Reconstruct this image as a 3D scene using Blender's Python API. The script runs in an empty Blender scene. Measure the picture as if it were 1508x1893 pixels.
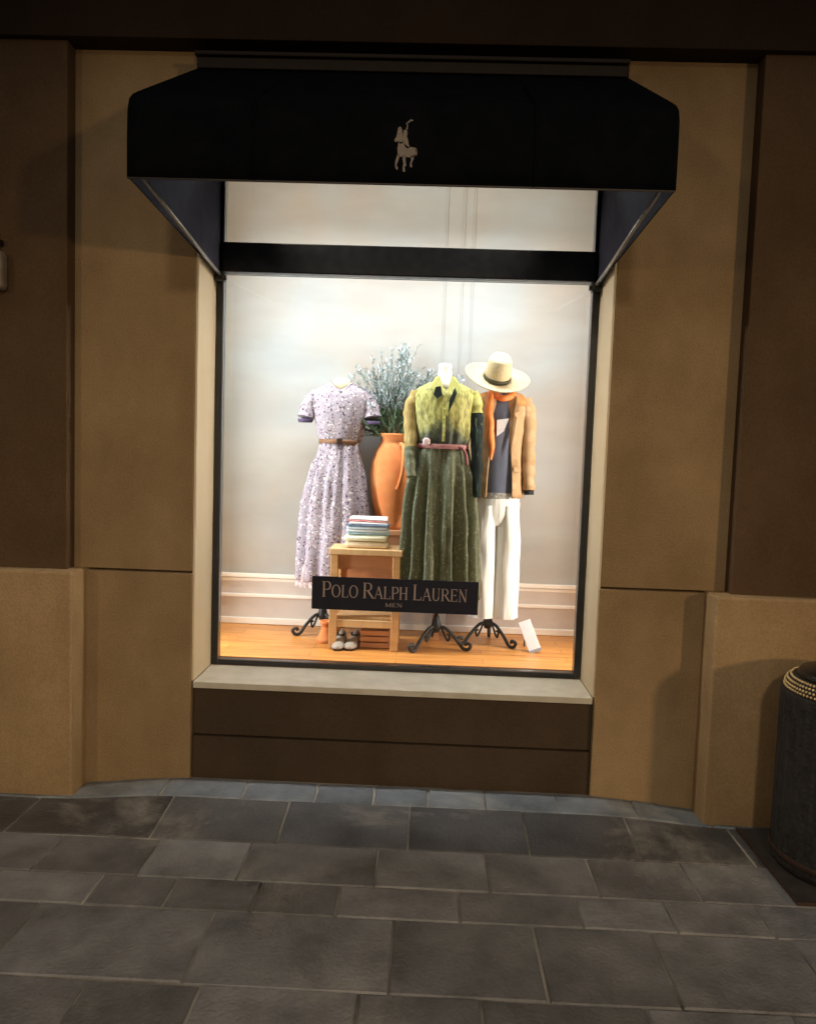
import bpy, bmesh, math, random
from mathutils import Vector, Matrix, noise
random.seed(7)
S = bpy.context.scene
C = bpy.context.collection
PI = math.pi
R = math.radians
# ------------------------------------------------------------------ helpers
def s2l(h):
    h = h.lstrip('#'); o = []
    for i in (0, 2, 4):
        c = int(h[i:i+2], 16)/255
        o.append(c/12.92 if c <= .04045 else ((c+.055)/1.055)**2.4)
    return tuple(o)+(1,)
def nodes(name):
    m = bpy.data.materials.new(name); m.use_nodes = True
    nt = m.node_tree; b = nt.nodes['Principled BSDF']
    return m, nt, b
def surf(name, c1, c2=None, scale=6, rough=.7, metal=0, bump=.2, bscale=60, bdist=.002, spec=.35, detail=6, sheen=0, c3=None, stretch=(1,1,1)):
    m, nt, b = nodes(name); N = nt.nodes; L = nt.links
    tc = N.new('ShaderNodeTexCoord'); mp = N.new('ShaderNodeMapping'); mp.inputs['Scale'].default_value = stretch
    L.new(tc.outputs['Object'], mp.inputs['Vector'])
    b.inputs['Roughness'].default_value = rough; b.inputs['Metallic'].default_value = metal
    b.inputs['Specular IOR Level'].default_value = spec
    if sheen: b.inputs['Sheen Weight'].default_value = sheen
    if c2:
        n = N.new('ShaderNodeTexNoise'); n.inputs['Scale'].default_value = scale; n.inputs['Detail'].default_value = detail
        n.inputs['Roughness'].default_value = .6
        L.new(mp.outputs[0], n.inputs['Vector'])
        r = N.new('ShaderNodeValToRGB'); r.color_ramp.elements[0].position = .32; r.color_ramp.elements[1].position = .68
        r.color_ramp.elements[0].color = tuple(c1)[:3]+(1,); r.color_ramp.elements[1].color = tuple(c2)[:3]+(1,)
        if c3:
            e = r.color_ramp.elements.new(.5); e.color = tuple(c3)[:3]+(1,)
        L.new(n.outputs['Fac'], r.inputs['Fac']); L.new(r.outputs['Color'], b.inputs['Base Color'])
    else:
        b.inputs['Base Color'].default_value = tuple(c1)[:3]+(1,)
    if bump:
        n2 = N.new('ShaderNodeTexNoise'); n2.inputs['Scale'].default_value = bscale; n2.inputs['Detail'].default_value = 5
        L.new(mp.outputs[0], n2.inputs['Vector'])
        bp = N.new('ShaderNodeBump'); bp.inputs['Strength'].default_value = bump; bp.inputs['Distance'].default_value = bdist
        L.new(n2.outputs['Fac'], bp.inputs['Height']); L.new(bp.outputs['Normal'], b.inputs['Normal'])
    return m
def tag(o, label=None, cat=None, group=None, kind=None):
    if label: o['label'] = label
    if cat: o['category'] = cat
    if group: o['group'] = group
    if kind: o['kind'] = kind
    return o
def empty(name, loc, label, cat, group=None):
    o = bpy.data.objects.new(name, None); C.objects.link(o); o.location = loc
    o.empty_display_size = .1
    return tag(o, label, cat, group)
def wloc(o):
    v = Vector(o.location)
    while o.parent: o = o.parent; v += Vector(o.location)
    return v
def obj(name, bm, mat, parent=None, smooth=False, origin=None, label=None, auto=None):
    """bm is in world coordinates; origin goes to the parent's origin or to the base of the mesh"""
    if origin is None:
        if parent: origin = Vector((0,0,0))+wloc(parent)
        else:
            xs = [v.co for v in bm.verts]
            mn = Vector((min(v.x for v in xs), min(v.y for v in xs), min(v.z for v in xs))); mx = Vector((max(v.x for v in xs), max(v.y for v in xs), 0))
            origin = Vector(((mn.x+mx.x)/2, (mn.y+mx.y)/2, mn.z))
    origin = Vector(origin)
    bmesh.ops.translate(bm, verts=bm.verts, vec=-origin)
    bmesh.ops.recalc_face_normals(bm, faces=bm.faces)
    me = bpy.data.meshes.new(name); bm.to_mesh(me); bm.free()
    if smooth:
        for p in me.polygons: p.use_smooth = True
        if auto:
            try: me.set_sharp_from_angle(angle=R(auto))
            except Exception: pass
    mats = mat if isinstance(mat, (list, tuple)) else [mat]
    for m in mats: me.materials.append(m)
    o = bpy.data.objects.new(name, me); C.objects.link(o)
    if parent:
        o.parent = parent; o.location = origin-wloc(parent)
    else: o.location = origin
    if label: o['label'] = label
    return o
def box(bm, x0, x1, y0, y1, z0, z1, bev=0, seg=2, mi=0, rot=None, mat4=None):
    vs = [bm.verts.new(p) for p in ((x0,y0,z0),(x1,y0,z0),(x1,y1,z0),(x0,y1,z0),(x0,y0,z1),(x1,y0,z1),(x1,y1,z1),(x0,y1,z1))]
    fs = [bm.faces.new([vs[i] for i in q]) for q in ((0,3,2,1),(4,5,6,7),(0,1,5,4),(1,2,6,5),(2,3,7,6),(3,0,4,7))]
    for f in fs: f.material_index = mi
    out = vs
    if bev:
        es = set(e for f in fs for e in f.edges)
        r = bmesh.ops.bevel(bm, geom=list(es), offset=bev, segments=seg, profile=.5, affect='EDGES')
        out = list(set([v for v in r['verts']]) | set(v for f in r['faces'] for v in f.verts))
        if mat4 is not None:
            # grow to whole island
            todo = list(out); seen = set(out)
            while todo:
                v = todo.pop()
                for e in v.link_edges:
                    w = e.other_vert(v)
                    if w not in seen: seen.add(w); todo.append(w)
            out = list(seen)
    if mat4 is not None: bmesh.ops.transform(bm, matrix=mat4, verts=out)
    return out
def B(*a, **k):
    bm = bmesh.new(); box(bm, *a, **k); return bm
def ring_faces(bm, rings, close=True, cap=(False, False)):
    n = len(rings[0])
    for a, b in zip(rings[:-1], rings[1:]):
        for i in range(n if close else n-1):
            j = (i+1) % n
            bm.faces.new((a[i], a[j], b[j], b[i]))
    if cap[0]: bm.faces.new(rings[0])
    if cap[1]: bm.faces.new(rings[-1])
def loft(bm, secs, seg=48, cap=(False, False), wob=0, seed=0, a0=0, a1=2*PI, dens=0):
    """secs: (cx,cy,z,rx,ry,amp,nf,ph[,flat])"""
    if dens and len(secs[0]) >= 5:
        o_ = []
        for a_, b_ in zip(secs[:-1], secs[1:]):
            nn = max(1, int(abs(b_[2]-a_[2])/dens))
            for q in range(nn): o_.append(tuple(a_[i]+(b_[i]-a_[i])*q/nn for i in range(len(a_))))
        secs = o_+[secs[-1]]
    rings = []
    full = abs(a1-a0-2*PI) < 1e-4
    for s in secs:
        cx, cy, z, rx, ry = s[:5]; amp, nf, ph = (list(s[5:8])+[0, 0, 0])[:3]
        rg = []
        n = seg if full else seg+1
        for i in range(n):
            t = a0+(a1-a0)*i/seg
            k = 1
            if amp:
                w = math.sin(nf*t+ph)+.5*math.sin((nf*1.0+3)*t+ph*2.3+1)+.3*math.sin((2*nf-1)*t+.7)
                k += amp*w
            if wob:
                k += wob*noise.noise(Vector((math.cos(t)*2+seed, math.sin(t)*2, z*6)))
            rg.append(bm.verts.new((cx+rx*k*math.cos(t), cy+ry*k*math.sin(t), z)))
        rings.append(rg)
    ring_faces(bm, rings, close=full, cap=cap if full else (False, False))
    return rings
def lathe(bm, prof, cx, cy, seg=32, cap=(False, False), sx=1, sy=1):
    return loft(bm, [(cx, cy, z, r*sx, r*sy) for r, z in prof], seg=seg, cap=cap)
def tube(bm, pts, rad, seg=10, cap=True):
    pts = [Vector(p) for p in pts]; n = len(pts)
    rads = rad if isinstance(rad, (list, tuple)) else [rad]*n
    rings = []; up = Vector((0, 0, 1)); prev = None
    for i, p in enumerate(pts):
        t = (pts[min(i+1, n-1)]-pts[max(i-1, 0)]).normalized()
        if prev is None:
            a = up.cross(t)
            if a.length < .05: a = Vector((1, 0, 0)).cross(t)
            a.normalize()
        else:
            a = prev-t*prev.dot(t)
            a.normalize()
        prev = a; b = t.cross(a)
        rings.append([bm.verts.new(p+(a*math.cos(2*PI*k/seg)+b*math.sin(2*PI*k/seg))*rads[i]) for k in range(seg)])
    ring_faces(bm, rings, cap=(cap, cap))
    return rings
def cr(pts, n=8):
    """catmull-rom resample"""
    P = [Vector(p) for p in pts]; P = [2*P[0]-P[1]]+P+[2*P[-1]-P[-2]]; out = []
    for i in range(1, len(P)-2):
        for k in range(n):
            t = k/n; a, b, c, d = P[i-1], P[i], P[i+1], P[i+2]
            out.append(.5*((2*b)+(-a+c)*t+(2*a-5*b+4*c-d)*t*t+(-a+3*b-3*c+d)*t**3))
    out.append(P[-2]); return out
def solidify(o, t):
    m = o.modifiers.new('thickness', 'SOLIDIFY'); m.thickness = t; m.offset = 0
    return o
def poly_prism(bm, pts, y0, y1, mi=0):
    """pts in (x,z); extruded from y0 (front) to y1"""
    a = [bm.verts.new((x, y0, z)) for x, z in pts]; b = [bm.verts.new((x, y1, z)) for x, z in pts]
    fs = [bm.faces.new(a), bm.faces.new(b[::-1])]
    n = len(pts)
    for i in range(n): fs.append(bm.faces.new((a[i], a[(i+1) % n], b[(i+1) % n], b[i])))
    for f in fs: f.material_index = mi
# ------------------------------------------------------------------ materials
WALLC = (.40, .285, .17)
M = {}
def stucco(name, a, b, c=None):
    m, nt, bs = nodes(name); N = nt.nodes; L = nt.links
    tc = N.new('ShaderNodeTexCoord')
    n1 = N.new('ShaderNodeTexNoise'); n1.inputs['Scale'].default_value = 1.3; n1.inputs['Detail'].default_value = 7; n1.inputs['Roughness'].default_value = .65
    n2 = N.new('ShaderNodeTexNoise'); n2.inputs['Scale'].default_value = 120; n2.inputs['Detail'].default_value = 3
    mp = N.new('ShaderNodeMapping'); mp.inputs['Scale'].default_value = (1.6, 1.6, .8)
    n3 = N.new('ShaderNodeTexNoise'); n3.inputs['Scale'].default_value = 2.6; n3.inputs['Detail'].default_value = 5
    L.new(tc.outputs['Object'], n1.inputs['Vector']); L.new(tc.outputs['Object'], n2.inputs['Vector'])
    L.new(tc.outputs['Object'], mp.inputs['Vector']); L.new(mp.outputs[0], n3.inputs['Vector'])
    r = N.new('ShaderNodeValToRGB'); r.color_ramp.elements[0].position = .3; r.color_ramp.elements[1].position = .7
    r.color_ramp.elements[0].color = a+(1,); r.color_ramp.elements[1].color = b+(1,)
    L.new(n1.outputs['Fac'], r.inputs['Fac'])
    mx = N.new('ShaderNodeMixRGB'); mx.blend_type = 'MULTIPLY'; mx.inputs['Fac'].default_value = .5
    r3 = N.new('ShaderNodeValToRGB'); r3.color_ramp.elements[0].position = .3; r3.color_ramp.elements[1].position = .65
    r3.color_ramp.elements[0].color = (.62, .6, .58, 1); r3.color_ramp.elements[1].color = (1, 1, 1, 1)
    L.new(n3.outputs['Fac'], r3.inputs['Fac']); L.new(r.outputs['Color'], mx.inputs['Color1']); L.new(r3.outputs['Color'], mx.inputs['Color2'])
    mx2 = N.new('ShaderNodeMixRGB'); mx2.blend_type = 'MULTIPLY'; mx2.inputs['Fac'].default_value = .28
    r4 = N.new('ShaderNodeValToRGB'); r4.color_ramp.elements[0].position = .38; r4.color_ramp.elements[1].position = .6
    r4.color_ramp.elements[0].color = (.5, .5, .5, 1)
    L.new(n2.outputs['Fac'], r4.inputs['Fac']); L.new(mx.outputs[0], mx2.inputs['Color1']); L.new(r4.outputs['Color'], mx2.inputs['Color2'])
    L.new(mx2.outputs[0], bs.inputs['Base Color'])
    bp = N.new('ShaderNodeBump'); bp.inputs['Strength'].default_value = .7; bp.inputs['Distance'].default_value = .003
    L.new(n2.outputs['Fac'], bp.inputs['Height']); L.new(bp.outputs['Normal'], bs.inputs['Normal'])
    bs.inputs['Roughness'].default_value = .85; bs.inputs['Specular IOR Level'].default_value = .2
    return m
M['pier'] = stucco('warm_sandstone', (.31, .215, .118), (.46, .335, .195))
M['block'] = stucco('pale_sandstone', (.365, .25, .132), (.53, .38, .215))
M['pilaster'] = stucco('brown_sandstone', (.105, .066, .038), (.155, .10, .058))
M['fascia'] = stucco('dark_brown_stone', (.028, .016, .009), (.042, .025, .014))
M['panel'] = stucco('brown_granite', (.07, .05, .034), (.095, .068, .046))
M['reveal'] = surf('cream_paint', (.80, .68, .49), (.86, .76, .58), 3, .6, bump=.15)
M['sill'] = surf('pale_limestone', (.55, .52, .44), (.68, .65, .57), 9, .6, bump=.3, bscale=90)
M['frame'] = surf('black_lacquered_metal', (.010, .011, .013), (.02, .02, .022), 20, .35, bump=.05, spec=.5)
M['awning'] = surf('navy_black_canvas', (.003, .004, .006), (.006, .0065, .009), 12, .95, bump=.4, bscale=500, bdist=.0006, spec=.04)
M['awning_in'] = surf('navy_canvas_lining', (.045, .045, .075), (.06, .06, .09), 14, .9, bump=.3, bscale=400, bdist=.0006, spec=.1)
M['steel'] = surf('brushed_steel', (.45, .43, .42), (.6, .58, .56), 40, .4, .8, bump=.1)
M['emblem'] = surf('silver_thread', (.20, .175, .16), (.32, .28, .25), 200, .7, bump=.5, bscale=900, bdist=.0005)
M['ceiling'] = surf('white_plaster', (.78, .76, .72), rough=.8, bump=0)
M['moulding'] = surf('off_white_paint', (.74, .66, .58), (.8, .72, .65), 8, .45, bump=.05)
def backdrop():
    m, nt, b = nodes('mottled_painted_wall'); N = nt.nodes; L = nt.links
    tc = N.new('ShaderNodeTexCoord')
    n = N.new('ShaderNodeTexNoise'); n.inputs['Scale'].default_value = 1.1; n.inputs['Detail'].default_value = 3; n.inputs['Distortion'].default_value = .6
    L.new(tc.outputs['Object'], n.inputs['Vector'])
    mp = N.new('ShaderNodeMapping'); mp.inputs['Rotation'].default_value = (0, R(38), 0); mp.inputs['Scale'].default_value = (.8, 1, 2.6)
    n2 = N.new('ShaderNodeTexNoise'); n2.inputs['Scale'].default_value = 1.7; n2.inputs['Detail'].default_value = 6; n2.inputs['Roughness'].default_value = .55
    L.new(tc.outputs['Object'], mp.inputs['Vector']); L.new(mp.outputs[0], n2.inputs['Vector'])
    r = N.new('ShaderNodeValToRGB'); r.color_ramp.elements[0].position = .35; r.color_ramp.elements[1].position = .65
    r.color_ramp.elements[0].color = (.40, .355, .315, 1); r.color_ramp.elements[1].color = (.385, .41, .425, 1)
    L.new(n.outputs['Fac'], r.inputs['Fac'])
    r2 = N.new('ShaderNodeValToRGB'); r2.color_ramp.elements[0].position = .34; r2.color_ramp.elements[1].position = .6
    r2.color_ramp.elements[0].color = (.76, .73, .70, 1); r2.color_ramp.elements[1].color = (1, 1, 1, 1)
    L.new(n2.outputs['Fac'], r2.inputs['Fac'])
    mx = N.new('ShaderNodeMixRGB'); mx.blend_type = 'MULTIPLY'; mx.inputs['Fac'].default_value = .45
    L.new(r.outputs['Color'], mx.inputs['Color1']); L.new(r2.outputs['Color'], mx.inputs['Color2'])
    L.new(mx.outputs[0], b.inputs['Base Color']); b.inputs['Roughness'].default_value = .8; b.inputs['Specular IOR Level'].default_value = .2
    return m
M['backdrop'] = backdrop()
M['dado'] = surf('pinkish_beige_paint', (.52, .44, .40), (.58, .50, .45), 5, .6, bump=.05)
def planks():
    m, nt, b = nodes('honey_oak_boards'); N = nt.nodes; L = nt.links
    tc = N.new('ShaderNodeTexCoord'); mp = N.new('ShaderNodeMapping'); mp.inputs['Scale'].default_value = (1.2, 14, 1)
    L.new(tc.outputs['Object'], mp.inputs['Vector'])
    n = N.new('ShaderNodeTexNoise'); n.inputs['Scale'].default_value = 3; n.inputs['Detail'].default_value = 8; L.new(mp.outputs[0], n.inputs['Vector'])
    r = N.new('ShaderNodeValToRGB'); r.color_ramp.elements[0].position = .3; r.color_ramp.elements[1].position = .7
    r.color_ramp.elements[0].color = (.48, .17, .035, 1); r.color_ramp.elements[1].color = (.75, .33, .08, 1)
    L.new(n.outputs['Fac'], r.inputs['Fac'])
    br = N.new('ShaderNodeTexBrick'); br.inputs['Scale'].default_value = 1; br.inputs['Brick Width'].default_value = .9; br.inputs['Row Height'].default_value = .09
    br.inputs['Mortar Size'].default_value = .0016; br.inputs['Color1'].default_value = (1, 1, 1, 1); br.inputs['Color2'].default_value = (.8, .78, .75, 1); br.inputs['Mortar'].default_value = (.3, .25, .2, 1)
    L.new(tc.outputs['Object'], br.inputs['Vector'])
    mx = N.new('ShaderNodeMixRGB'); mx.blend_type = 'MULTIPLY'; mx.inputs['Fac'].default_value = 1
    L.new(r.outputs['Color'], mx.inputs['Color1']); L.new(br.outputs['Color'], mx.inputs['Color2']); L.new(mx.outputs[0], b.inputs['Base Color'])
    b.inputs['Roughness'].default_value = .35
    return m
M['planks'] = planks()
def glass():
    m = bpy.data.materials.new('window_glass'); m.use_nodes = True; nt = m.node_tree; N = nt.nodes; L = nt.links
    N.remove(N['Principled BSDF']); out = N['Material Output']
    t = N.new('ShaderNodeBsdfTransparent'); t.inputs['Color'].default_value = (.97, .985, .975, 1)
    g = N.new('ShaderNodeBsdfGlossy'); g.inputs['Roughness'].default_value = .02
    fr = N.new('ShaderNodeFresnel'); fr.inputs['IOR'].default_value = 1.45
    mx = N.new('ShaderNodeMixShader'); L.new(fr.outputs[0], mx.inputs['Fac']); L.new(t.outputs[0], mx.inputs[1]); L.new(g.outputs[0], mx.inputs[2])
    L.new(mx.outputs[0], out.inputs['Surface']); return m
M['glass'] = glass()
def slabmat():
    m, nt, b = nodes('grey_flagstone'); N = nt.nodes; L = nt.links
    tc = N.new('ShaderNodeTexCoord'); at = N.new('ShaderNodeAttribute'); at.attribute_name = 'tone'
    n = N.new('ShaderNodeTexNoise'); n.inputs['Scale'].default_value = 4.2; n.inputs['Detail'].default_value = 10; n.inputs['Roughness'].default_value = .62
    n2 = N.new('ShaderNodeTexNoise'); n2.inputs['Scale'].default_value = 1.1; n2.inputs['Detail'].default_value = 9; n2.inputs['Roughness'].default_value = .7; n2.inputs['Distortion'].default_value = .4
    n3 = N.new('ShaderNodeTexNoise'); n3.inputs['Scale'].default_value = 75; n3.inputs['Detail'].default_value = 6
    for q in (n2, n3): L.new(tc.outputs['Object'], q.inputs['Vector'])
    n.noise_dimensions = '4D'; L.new(tc.outputs['Object'], n.inputs['Vector'])
    w4 = N.new('ShaderNodeMath'); w4.operation = 'MULTIPLY'; w4.inputs[1].default_value = 37; L.new(at.outputs['Alpha'], w4.inputs[0]); L.new(w4.outputs[0], n.inputs['W'])
    r = N.new('ShaderNodeValToRGB'); r.color_ramp.elements[0].position = .3; r.color_ramp.elements[1].position = .72
    r.color_ramp.elements[0].color = (.115, .12, .135, 1); r.color_ramp.elements[1].color = (.37, .38, .405, 1)
    L.new(n.outputs['Fac'], r.inputs['Fac'])
    mx = N.new('ShaderNodeMixRGB'); mx.blend_type = 'MULTIPLY'; mx.inputs['Fac'].default_value = 1
    L.new(r.outputs['Color'], mx.inputs['Color1']); L.new(at.outputs['Color'], mx.inputs['Color2'])
    st = N.new('ShaderNodeValToRGB'); st.color_ramp.elements[0].position = .53; st.color_ramp.elements[1].position = .70
    st.color_ramp.elements[0].color = (0, 0, 0, 1); st.color_ramp.elements[1].color = (.6, .6, .6, 1)
    L.new(n2.outputs['Fac'], st.inputs['Fac'])
    mx2 = N.new('ShaderNodeMixRGB'); mx2.inputs['Color2'].default_value = (.56, .54, .49, 1)
    L.new(st.outputs['Color'], mx2.inputs['Fac']); L.new(mx.outputs[0], mx2.inputs['Color1'])
    L.new(mx2.outputs[0], b.inputs['Base Color'])
    ad = N.new('ShaderNodeMath'); ad.operation = 'MULTIPLY_ADD'; ad.inputs[1].default_value = .6
    L.new(n3.outputs['Fac'], ad.inputs[0]); L.new(n.outputs['Fac'], ad.inputs[2])
    bp = N.new('ShaderNodeBump'); bp.inputs['Strength'].default_value = .8; bp.inputs['Distance'].default_value = .010
    L.new(ad.outputs[0], bp.inputs['Height']); L.new(bp.outputs['Normal'], b.inputs['Normal'])
    rr = N.new('ShaderNodeMapRange'); rr.inputs['To Min'].default_value = .34; rr.inputs['To Max'].default_value = .62
    L.new(n.outputs['Fac'], rr.inputs['Value']); L.new(rr.outputs[0], b.inputs['Roughness']); b.inputs['Specular IOR Level'].default_value = .5
    return m
M['slab'] = slabmat()
M['mortar'] = surf('pale_mortar', (.05, .048, .044), (.56, .53, .47), 2.8, .95, bump=.6, bscale=120, bdist=.003)
M['asphalt'] = surf('asphalt', (.045, .045, .045), (.06, .06, .058), 30, .9, bump=.5, bscale=200, bdist=.004)
# ------------------------------------------------------------------ ground
def zf(x, y=0):
    t = min(1, max(0, (abs(x)-.92)/.6)); u = min(1, max(0, (-y-.05)/.45))
    return -.045+.045*(1-t*t*(3-2*t))*(1-u*u*(3-2*u))
bm = bmesh.new(); box(bm, -60, 60, -60, 60, -.4, -.09)
tag(obj('ground', bm, M['asphalt']), kind='structure')
bm = bmesh.new()
xs = [-7, -4, -2.5]+[-1.8+.1*i for i in range(37)]+[2.5, 4, 7]
ys = [.34, 0, -.18, -.5, -.7, -5.0]
gv = [[bm.verts.new((x, y_, zf(x, y_)-.006)) for x in xs] for y_ in ys]+[[bm.verts.new((x, -5.0, -.2)) for x in xs]]
for A_, B_ in zip(gv[:-1], gv[1:]):
    for i in range(len(xs)-1): bm.faces.new((A_[i], A_[i+1], B_[i+1], B_[i]))
tag(obj('mortar_bed', bm, M['mortar']), kind='structure')
rows = [(0, -.18, [-1.42, -1.02, -.65, -.323, -.06, .184, .446, .768, 1.12, 1.45]),
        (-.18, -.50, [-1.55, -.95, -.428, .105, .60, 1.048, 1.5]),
        (-.50, -.78, [-1.296, -.896, -.524, -.012, .416, .821, 1.195, 1.62]),
        (-.78, -.975, [-1.40, -1.015, -.735, -.427, -.132, .301, .723, 1.045, 1.371]),
        (-.975, -1.35, [-1.15, -.544, .072, .546, .94, 1.42]),
        (-1.35, -1.60, [-1.2, -.822, -.486, -.015, .347, .83, 1.25])]
y = -1.60
while y > -4.8:
    h = random.choice([.2, .28, .34, .4]); js = []; x = -1.7+random.random()*.4
    while x < 1.8: js.append(x); x += random.choice([.3, .42, .5, .6])
    rows.append((y, y-h, js)); y -= h
bm = bmesh.new(); lay = bm.loops.layers.float_color.new('tone')
for ri, (ya, yb, js) in enumerate(rows):
    x = js[0]; left = []
    while x > -6.5: x -= random.choice([.4, .5, .62]); left.append(x)
    x = js[-1]; right = []
    while x < 6.5: x += random.choice([.4, .5, .62]); right.append(x)
    J = left[::-1]+js+right
    for xa, xb in zip(J[:-1], J[1:]):
        g = random.uniform(.002, .0058); b_ = .004
        g2 = random.uniform(.002, .0055)
        jit = lambda s=.008: random.uniform(-s, s)
        tone = random.uniform(.66, 1.22); w = random.uniform(-.018, .018)
        if ri == 0: tone = .95+.12*(tone-.9); col = (tone*.90, tone*1.02, tone*1.10, 1)  # bluish tint of the light pool along the wall put into this row
        elif ri == 1: tone *= .42; col = (tone*(1+w), tone, tone*(1-w), 1)  # shadow band across the paving painted as a darker slab row
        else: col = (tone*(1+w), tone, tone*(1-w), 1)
        col = col[:3]+(random.random(),)
        tilt = [random.uniform(-.0016, .0016) for _ in range(4)]
        n = max(2, int((xb-xa)/.12))
        def edge(yy, inset, dz, ta, tb):
            return [bm.verts.new((xa+g+inset+(xb-xa-2*g-2*inset)*k/n, yy, zf(xa+(xb-xa)*k/n, yy)+dz+ta+(tb-ta)*k/n)) for k in range(n+1)]
        yf = yb+g2; yr = ya-g2
        jf, jr = jit(), jit()
        o_r = edge(yr+jr*.4, 0, -.005, tilt[0], tilt[1]); i_r = edge(yr+jr*.4-b_, b_, 0, tilt[0], tilt[1])
        i_f = edge(yf+jf*.4+b_, b_, 0, tilt[2], tilt[3]); o_f = edge(yf+jf*.4, 0, -.005, tilt[2], tilt[3])
        b_r = edge(yr+jr*.4, 0, -.03, 0, 0); b_f = edge(yf+jf*.4, 0, -.03, 0, 0)
        fs = []
        for A_, B_ in ((b_r, o_r), (o_r, i_r), (i_r, i_f), (i_f, o_f), (o_f, b_f)):
            for k in range(n): fs.append(bm.faces.new((A_[k], A_[k+1], B_[k+1], B_[k])))
        for k in (0, n):
            fs.append(bm.faces.new((o_r[k], i_r[k], i_f[k], o_f[k]))); fs.append(bm.faces.new((b_r[k], o_r[k], o_f[k], b_f[k])))
        for f in fs:
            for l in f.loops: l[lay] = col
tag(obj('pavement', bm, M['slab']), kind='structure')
# ------------------------------------------------------------------ building
bld = empty('shop_building', (0, .3, 0), 'tan sandstone shop front with a dark stone base and a lit display window', 'building')
for s in (-1, 1):
    bm = bmesh.new()
    xo = 1.47 if s < 0 else 1.475
    a, b = sorted((s*.9365, s*(xo+.3))); a2, b2 = sorted((s*.9325, s*(xo+.3)))
    box(bm, a, b, 0, .36, .976, 3.30, bev=.003)
    box(bm, a2, b2, -.008, .36, -.25, .967, bev=.006)
    obj('pier', bm, M['pier'], bld)
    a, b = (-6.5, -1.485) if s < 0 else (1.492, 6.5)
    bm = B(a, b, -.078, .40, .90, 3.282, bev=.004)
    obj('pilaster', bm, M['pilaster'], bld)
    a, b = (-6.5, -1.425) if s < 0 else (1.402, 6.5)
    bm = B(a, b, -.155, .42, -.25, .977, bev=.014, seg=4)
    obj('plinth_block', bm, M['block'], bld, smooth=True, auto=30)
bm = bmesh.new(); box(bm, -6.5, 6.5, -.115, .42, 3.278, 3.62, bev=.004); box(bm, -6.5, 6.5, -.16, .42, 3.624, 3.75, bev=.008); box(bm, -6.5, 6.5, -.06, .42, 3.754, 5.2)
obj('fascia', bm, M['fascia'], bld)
bm = bmesh.new(); box(bm, -.930, .930, .022, .30, .203, .428, bev=.003); box(bm, -.930, .930, .014, .30, -.25, .196, bev=.004)
obj('base_panel', bm, M['panel'], bld)
for s in (-1, 1):
    a, b = sorted((s*.925, s*.9345)); obj('window_reveal', B(a, b, .003, .345, .462, 3.25), M['reveal'], bld)
obj('window_sill', B(-.924, .924, -.006, .30, .430, .460, bev=.003), M['sill'], bld)
win = obj('window_frame', None or (lambda bm: (box(bm, -.924, -.890, .288, .345, .463, 3.20, bev=.003), box(bm, .890, .924, .288, .345, .463, 3.20, bev=.003),
      box(bm, -.8899, .8899, .290, .343, .463, .488, bev=.003), box(bm, -.8899, .8899, .262, .352, 2.395, 2.535, bev=.005), box(bm, -.8899, .8899, .290, .343, 3.12, 3.19), bm)[-1])(bmesh.new()), M['frame'], bld)
obj('pane', B(-.8895, .8895, .313, .319, .4885, 2.3945), M['glass'], win)
obj('pane', B(-.8895, .8895, .313, .319, 2.5355, 3.1195), M['glass'], win)
obj('lintel', B(-.9365, .9365, -.02, .42, 3.20, 3.277), M['fascia'], bld)
# display bay
tag(obj('display_floor', B(-1.35, 1.35, .35, 1.2, .40, .490), M['planks']), kind='structure')
tag(obj('display_ceiling', B(-1.35, 1.35, .35, 1.2, 3.26, 3.32), M['ceiling']), kind='structure')
bm = bmesh.new(); box(bm, -1.40, 1.40, 1.12, 1.24, .3, 3.4); box(bm, -1.42, -1.35, .36, 1.24, .3, 3.4); box(bm, 1.35, 1.42, .36, 1.24, .3, 3.4)
dw = tag(obj('display_wall', bm, M['backdrop']), kind='structure')
bm = bmesh.new()
for z0, z1, y0 in ((.775, .80, 1.095), (.752, .772, 1.108), (.655, .675, 1.098), (.492, .53, 1.095)):
    box(bm, -1.349, 1.349, y0, 1.1199, z0, z1, bev=.004)
obj('moulding', bm, M['moulding'], dw)
for xx in (.19, .29, .35): obj('panel_strip', B(xx-.005, xx+.005, 1.1165, 1.1199, .80, 3.25, bev=.001), M['backdrop'], dw)
obj('dado', B(-1.349, 1.349, 1.112, 1.1198, .53, .752), M['dado'], dw)
# back of building so nothing leaks
obj('rear_wall', B(-6.5, 6.5, 1.26, 1.5, -.2, 5.2), M['fascia'], bld)
obj('roof', B(-6.5, 6.5, .42, 1.26, 3.8, 4.0), M['fascia'], bld)
for s in (-1, 1):
    a, b = sorted((s*1.46, s*6.5)); obj('inner_wall', B(a, b, .43, 1.25, -.2, 3.79), M['fascia'], bld)
obj('floor_slab', B(-1.45, 1.45, .305, 1.25, -.2, .395), M['fascia'], bld)
# ------------------------------------------------------------------ awning
aw = empty('awning', (0, -.02, 2.47), 'black canvas awning with a rounded front edge and a small rider emblem', 'awning')
prof = [(-.02, 3.205), (-.25, 3.067), (-.45, 2.947), (-.62, 2.845), (-.70, 2.797), (-.755, 2.763), (-.785, 2.735), (-.799, 2.695), (-.802, 2.60), (-.802, 2.54), (-.80, 2.47)]
XH = .938
def hw(y_): return XH-.026*max(0, (y_+.7)/.7)
bm = bmesh.new()
nx = 40; rings = []
for (yy, zz) in prof:
    rings.append([bm.verts.new((-hw(yy)+2*hw(yy)*i/nx, yy-(.003*math.sin(i*1.9)+.002*math.sin(i*.8+zz*9) if yy > -.79 and 0 < i < nx else 0), zz+(.0025*math.sin(i*.9+yy*5) if yy < -.1 and 0 < i < nx and zz > 2.48 else 0))) for i in range(nx+1)])
ring_faces(bm, rings, close=False)
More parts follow.
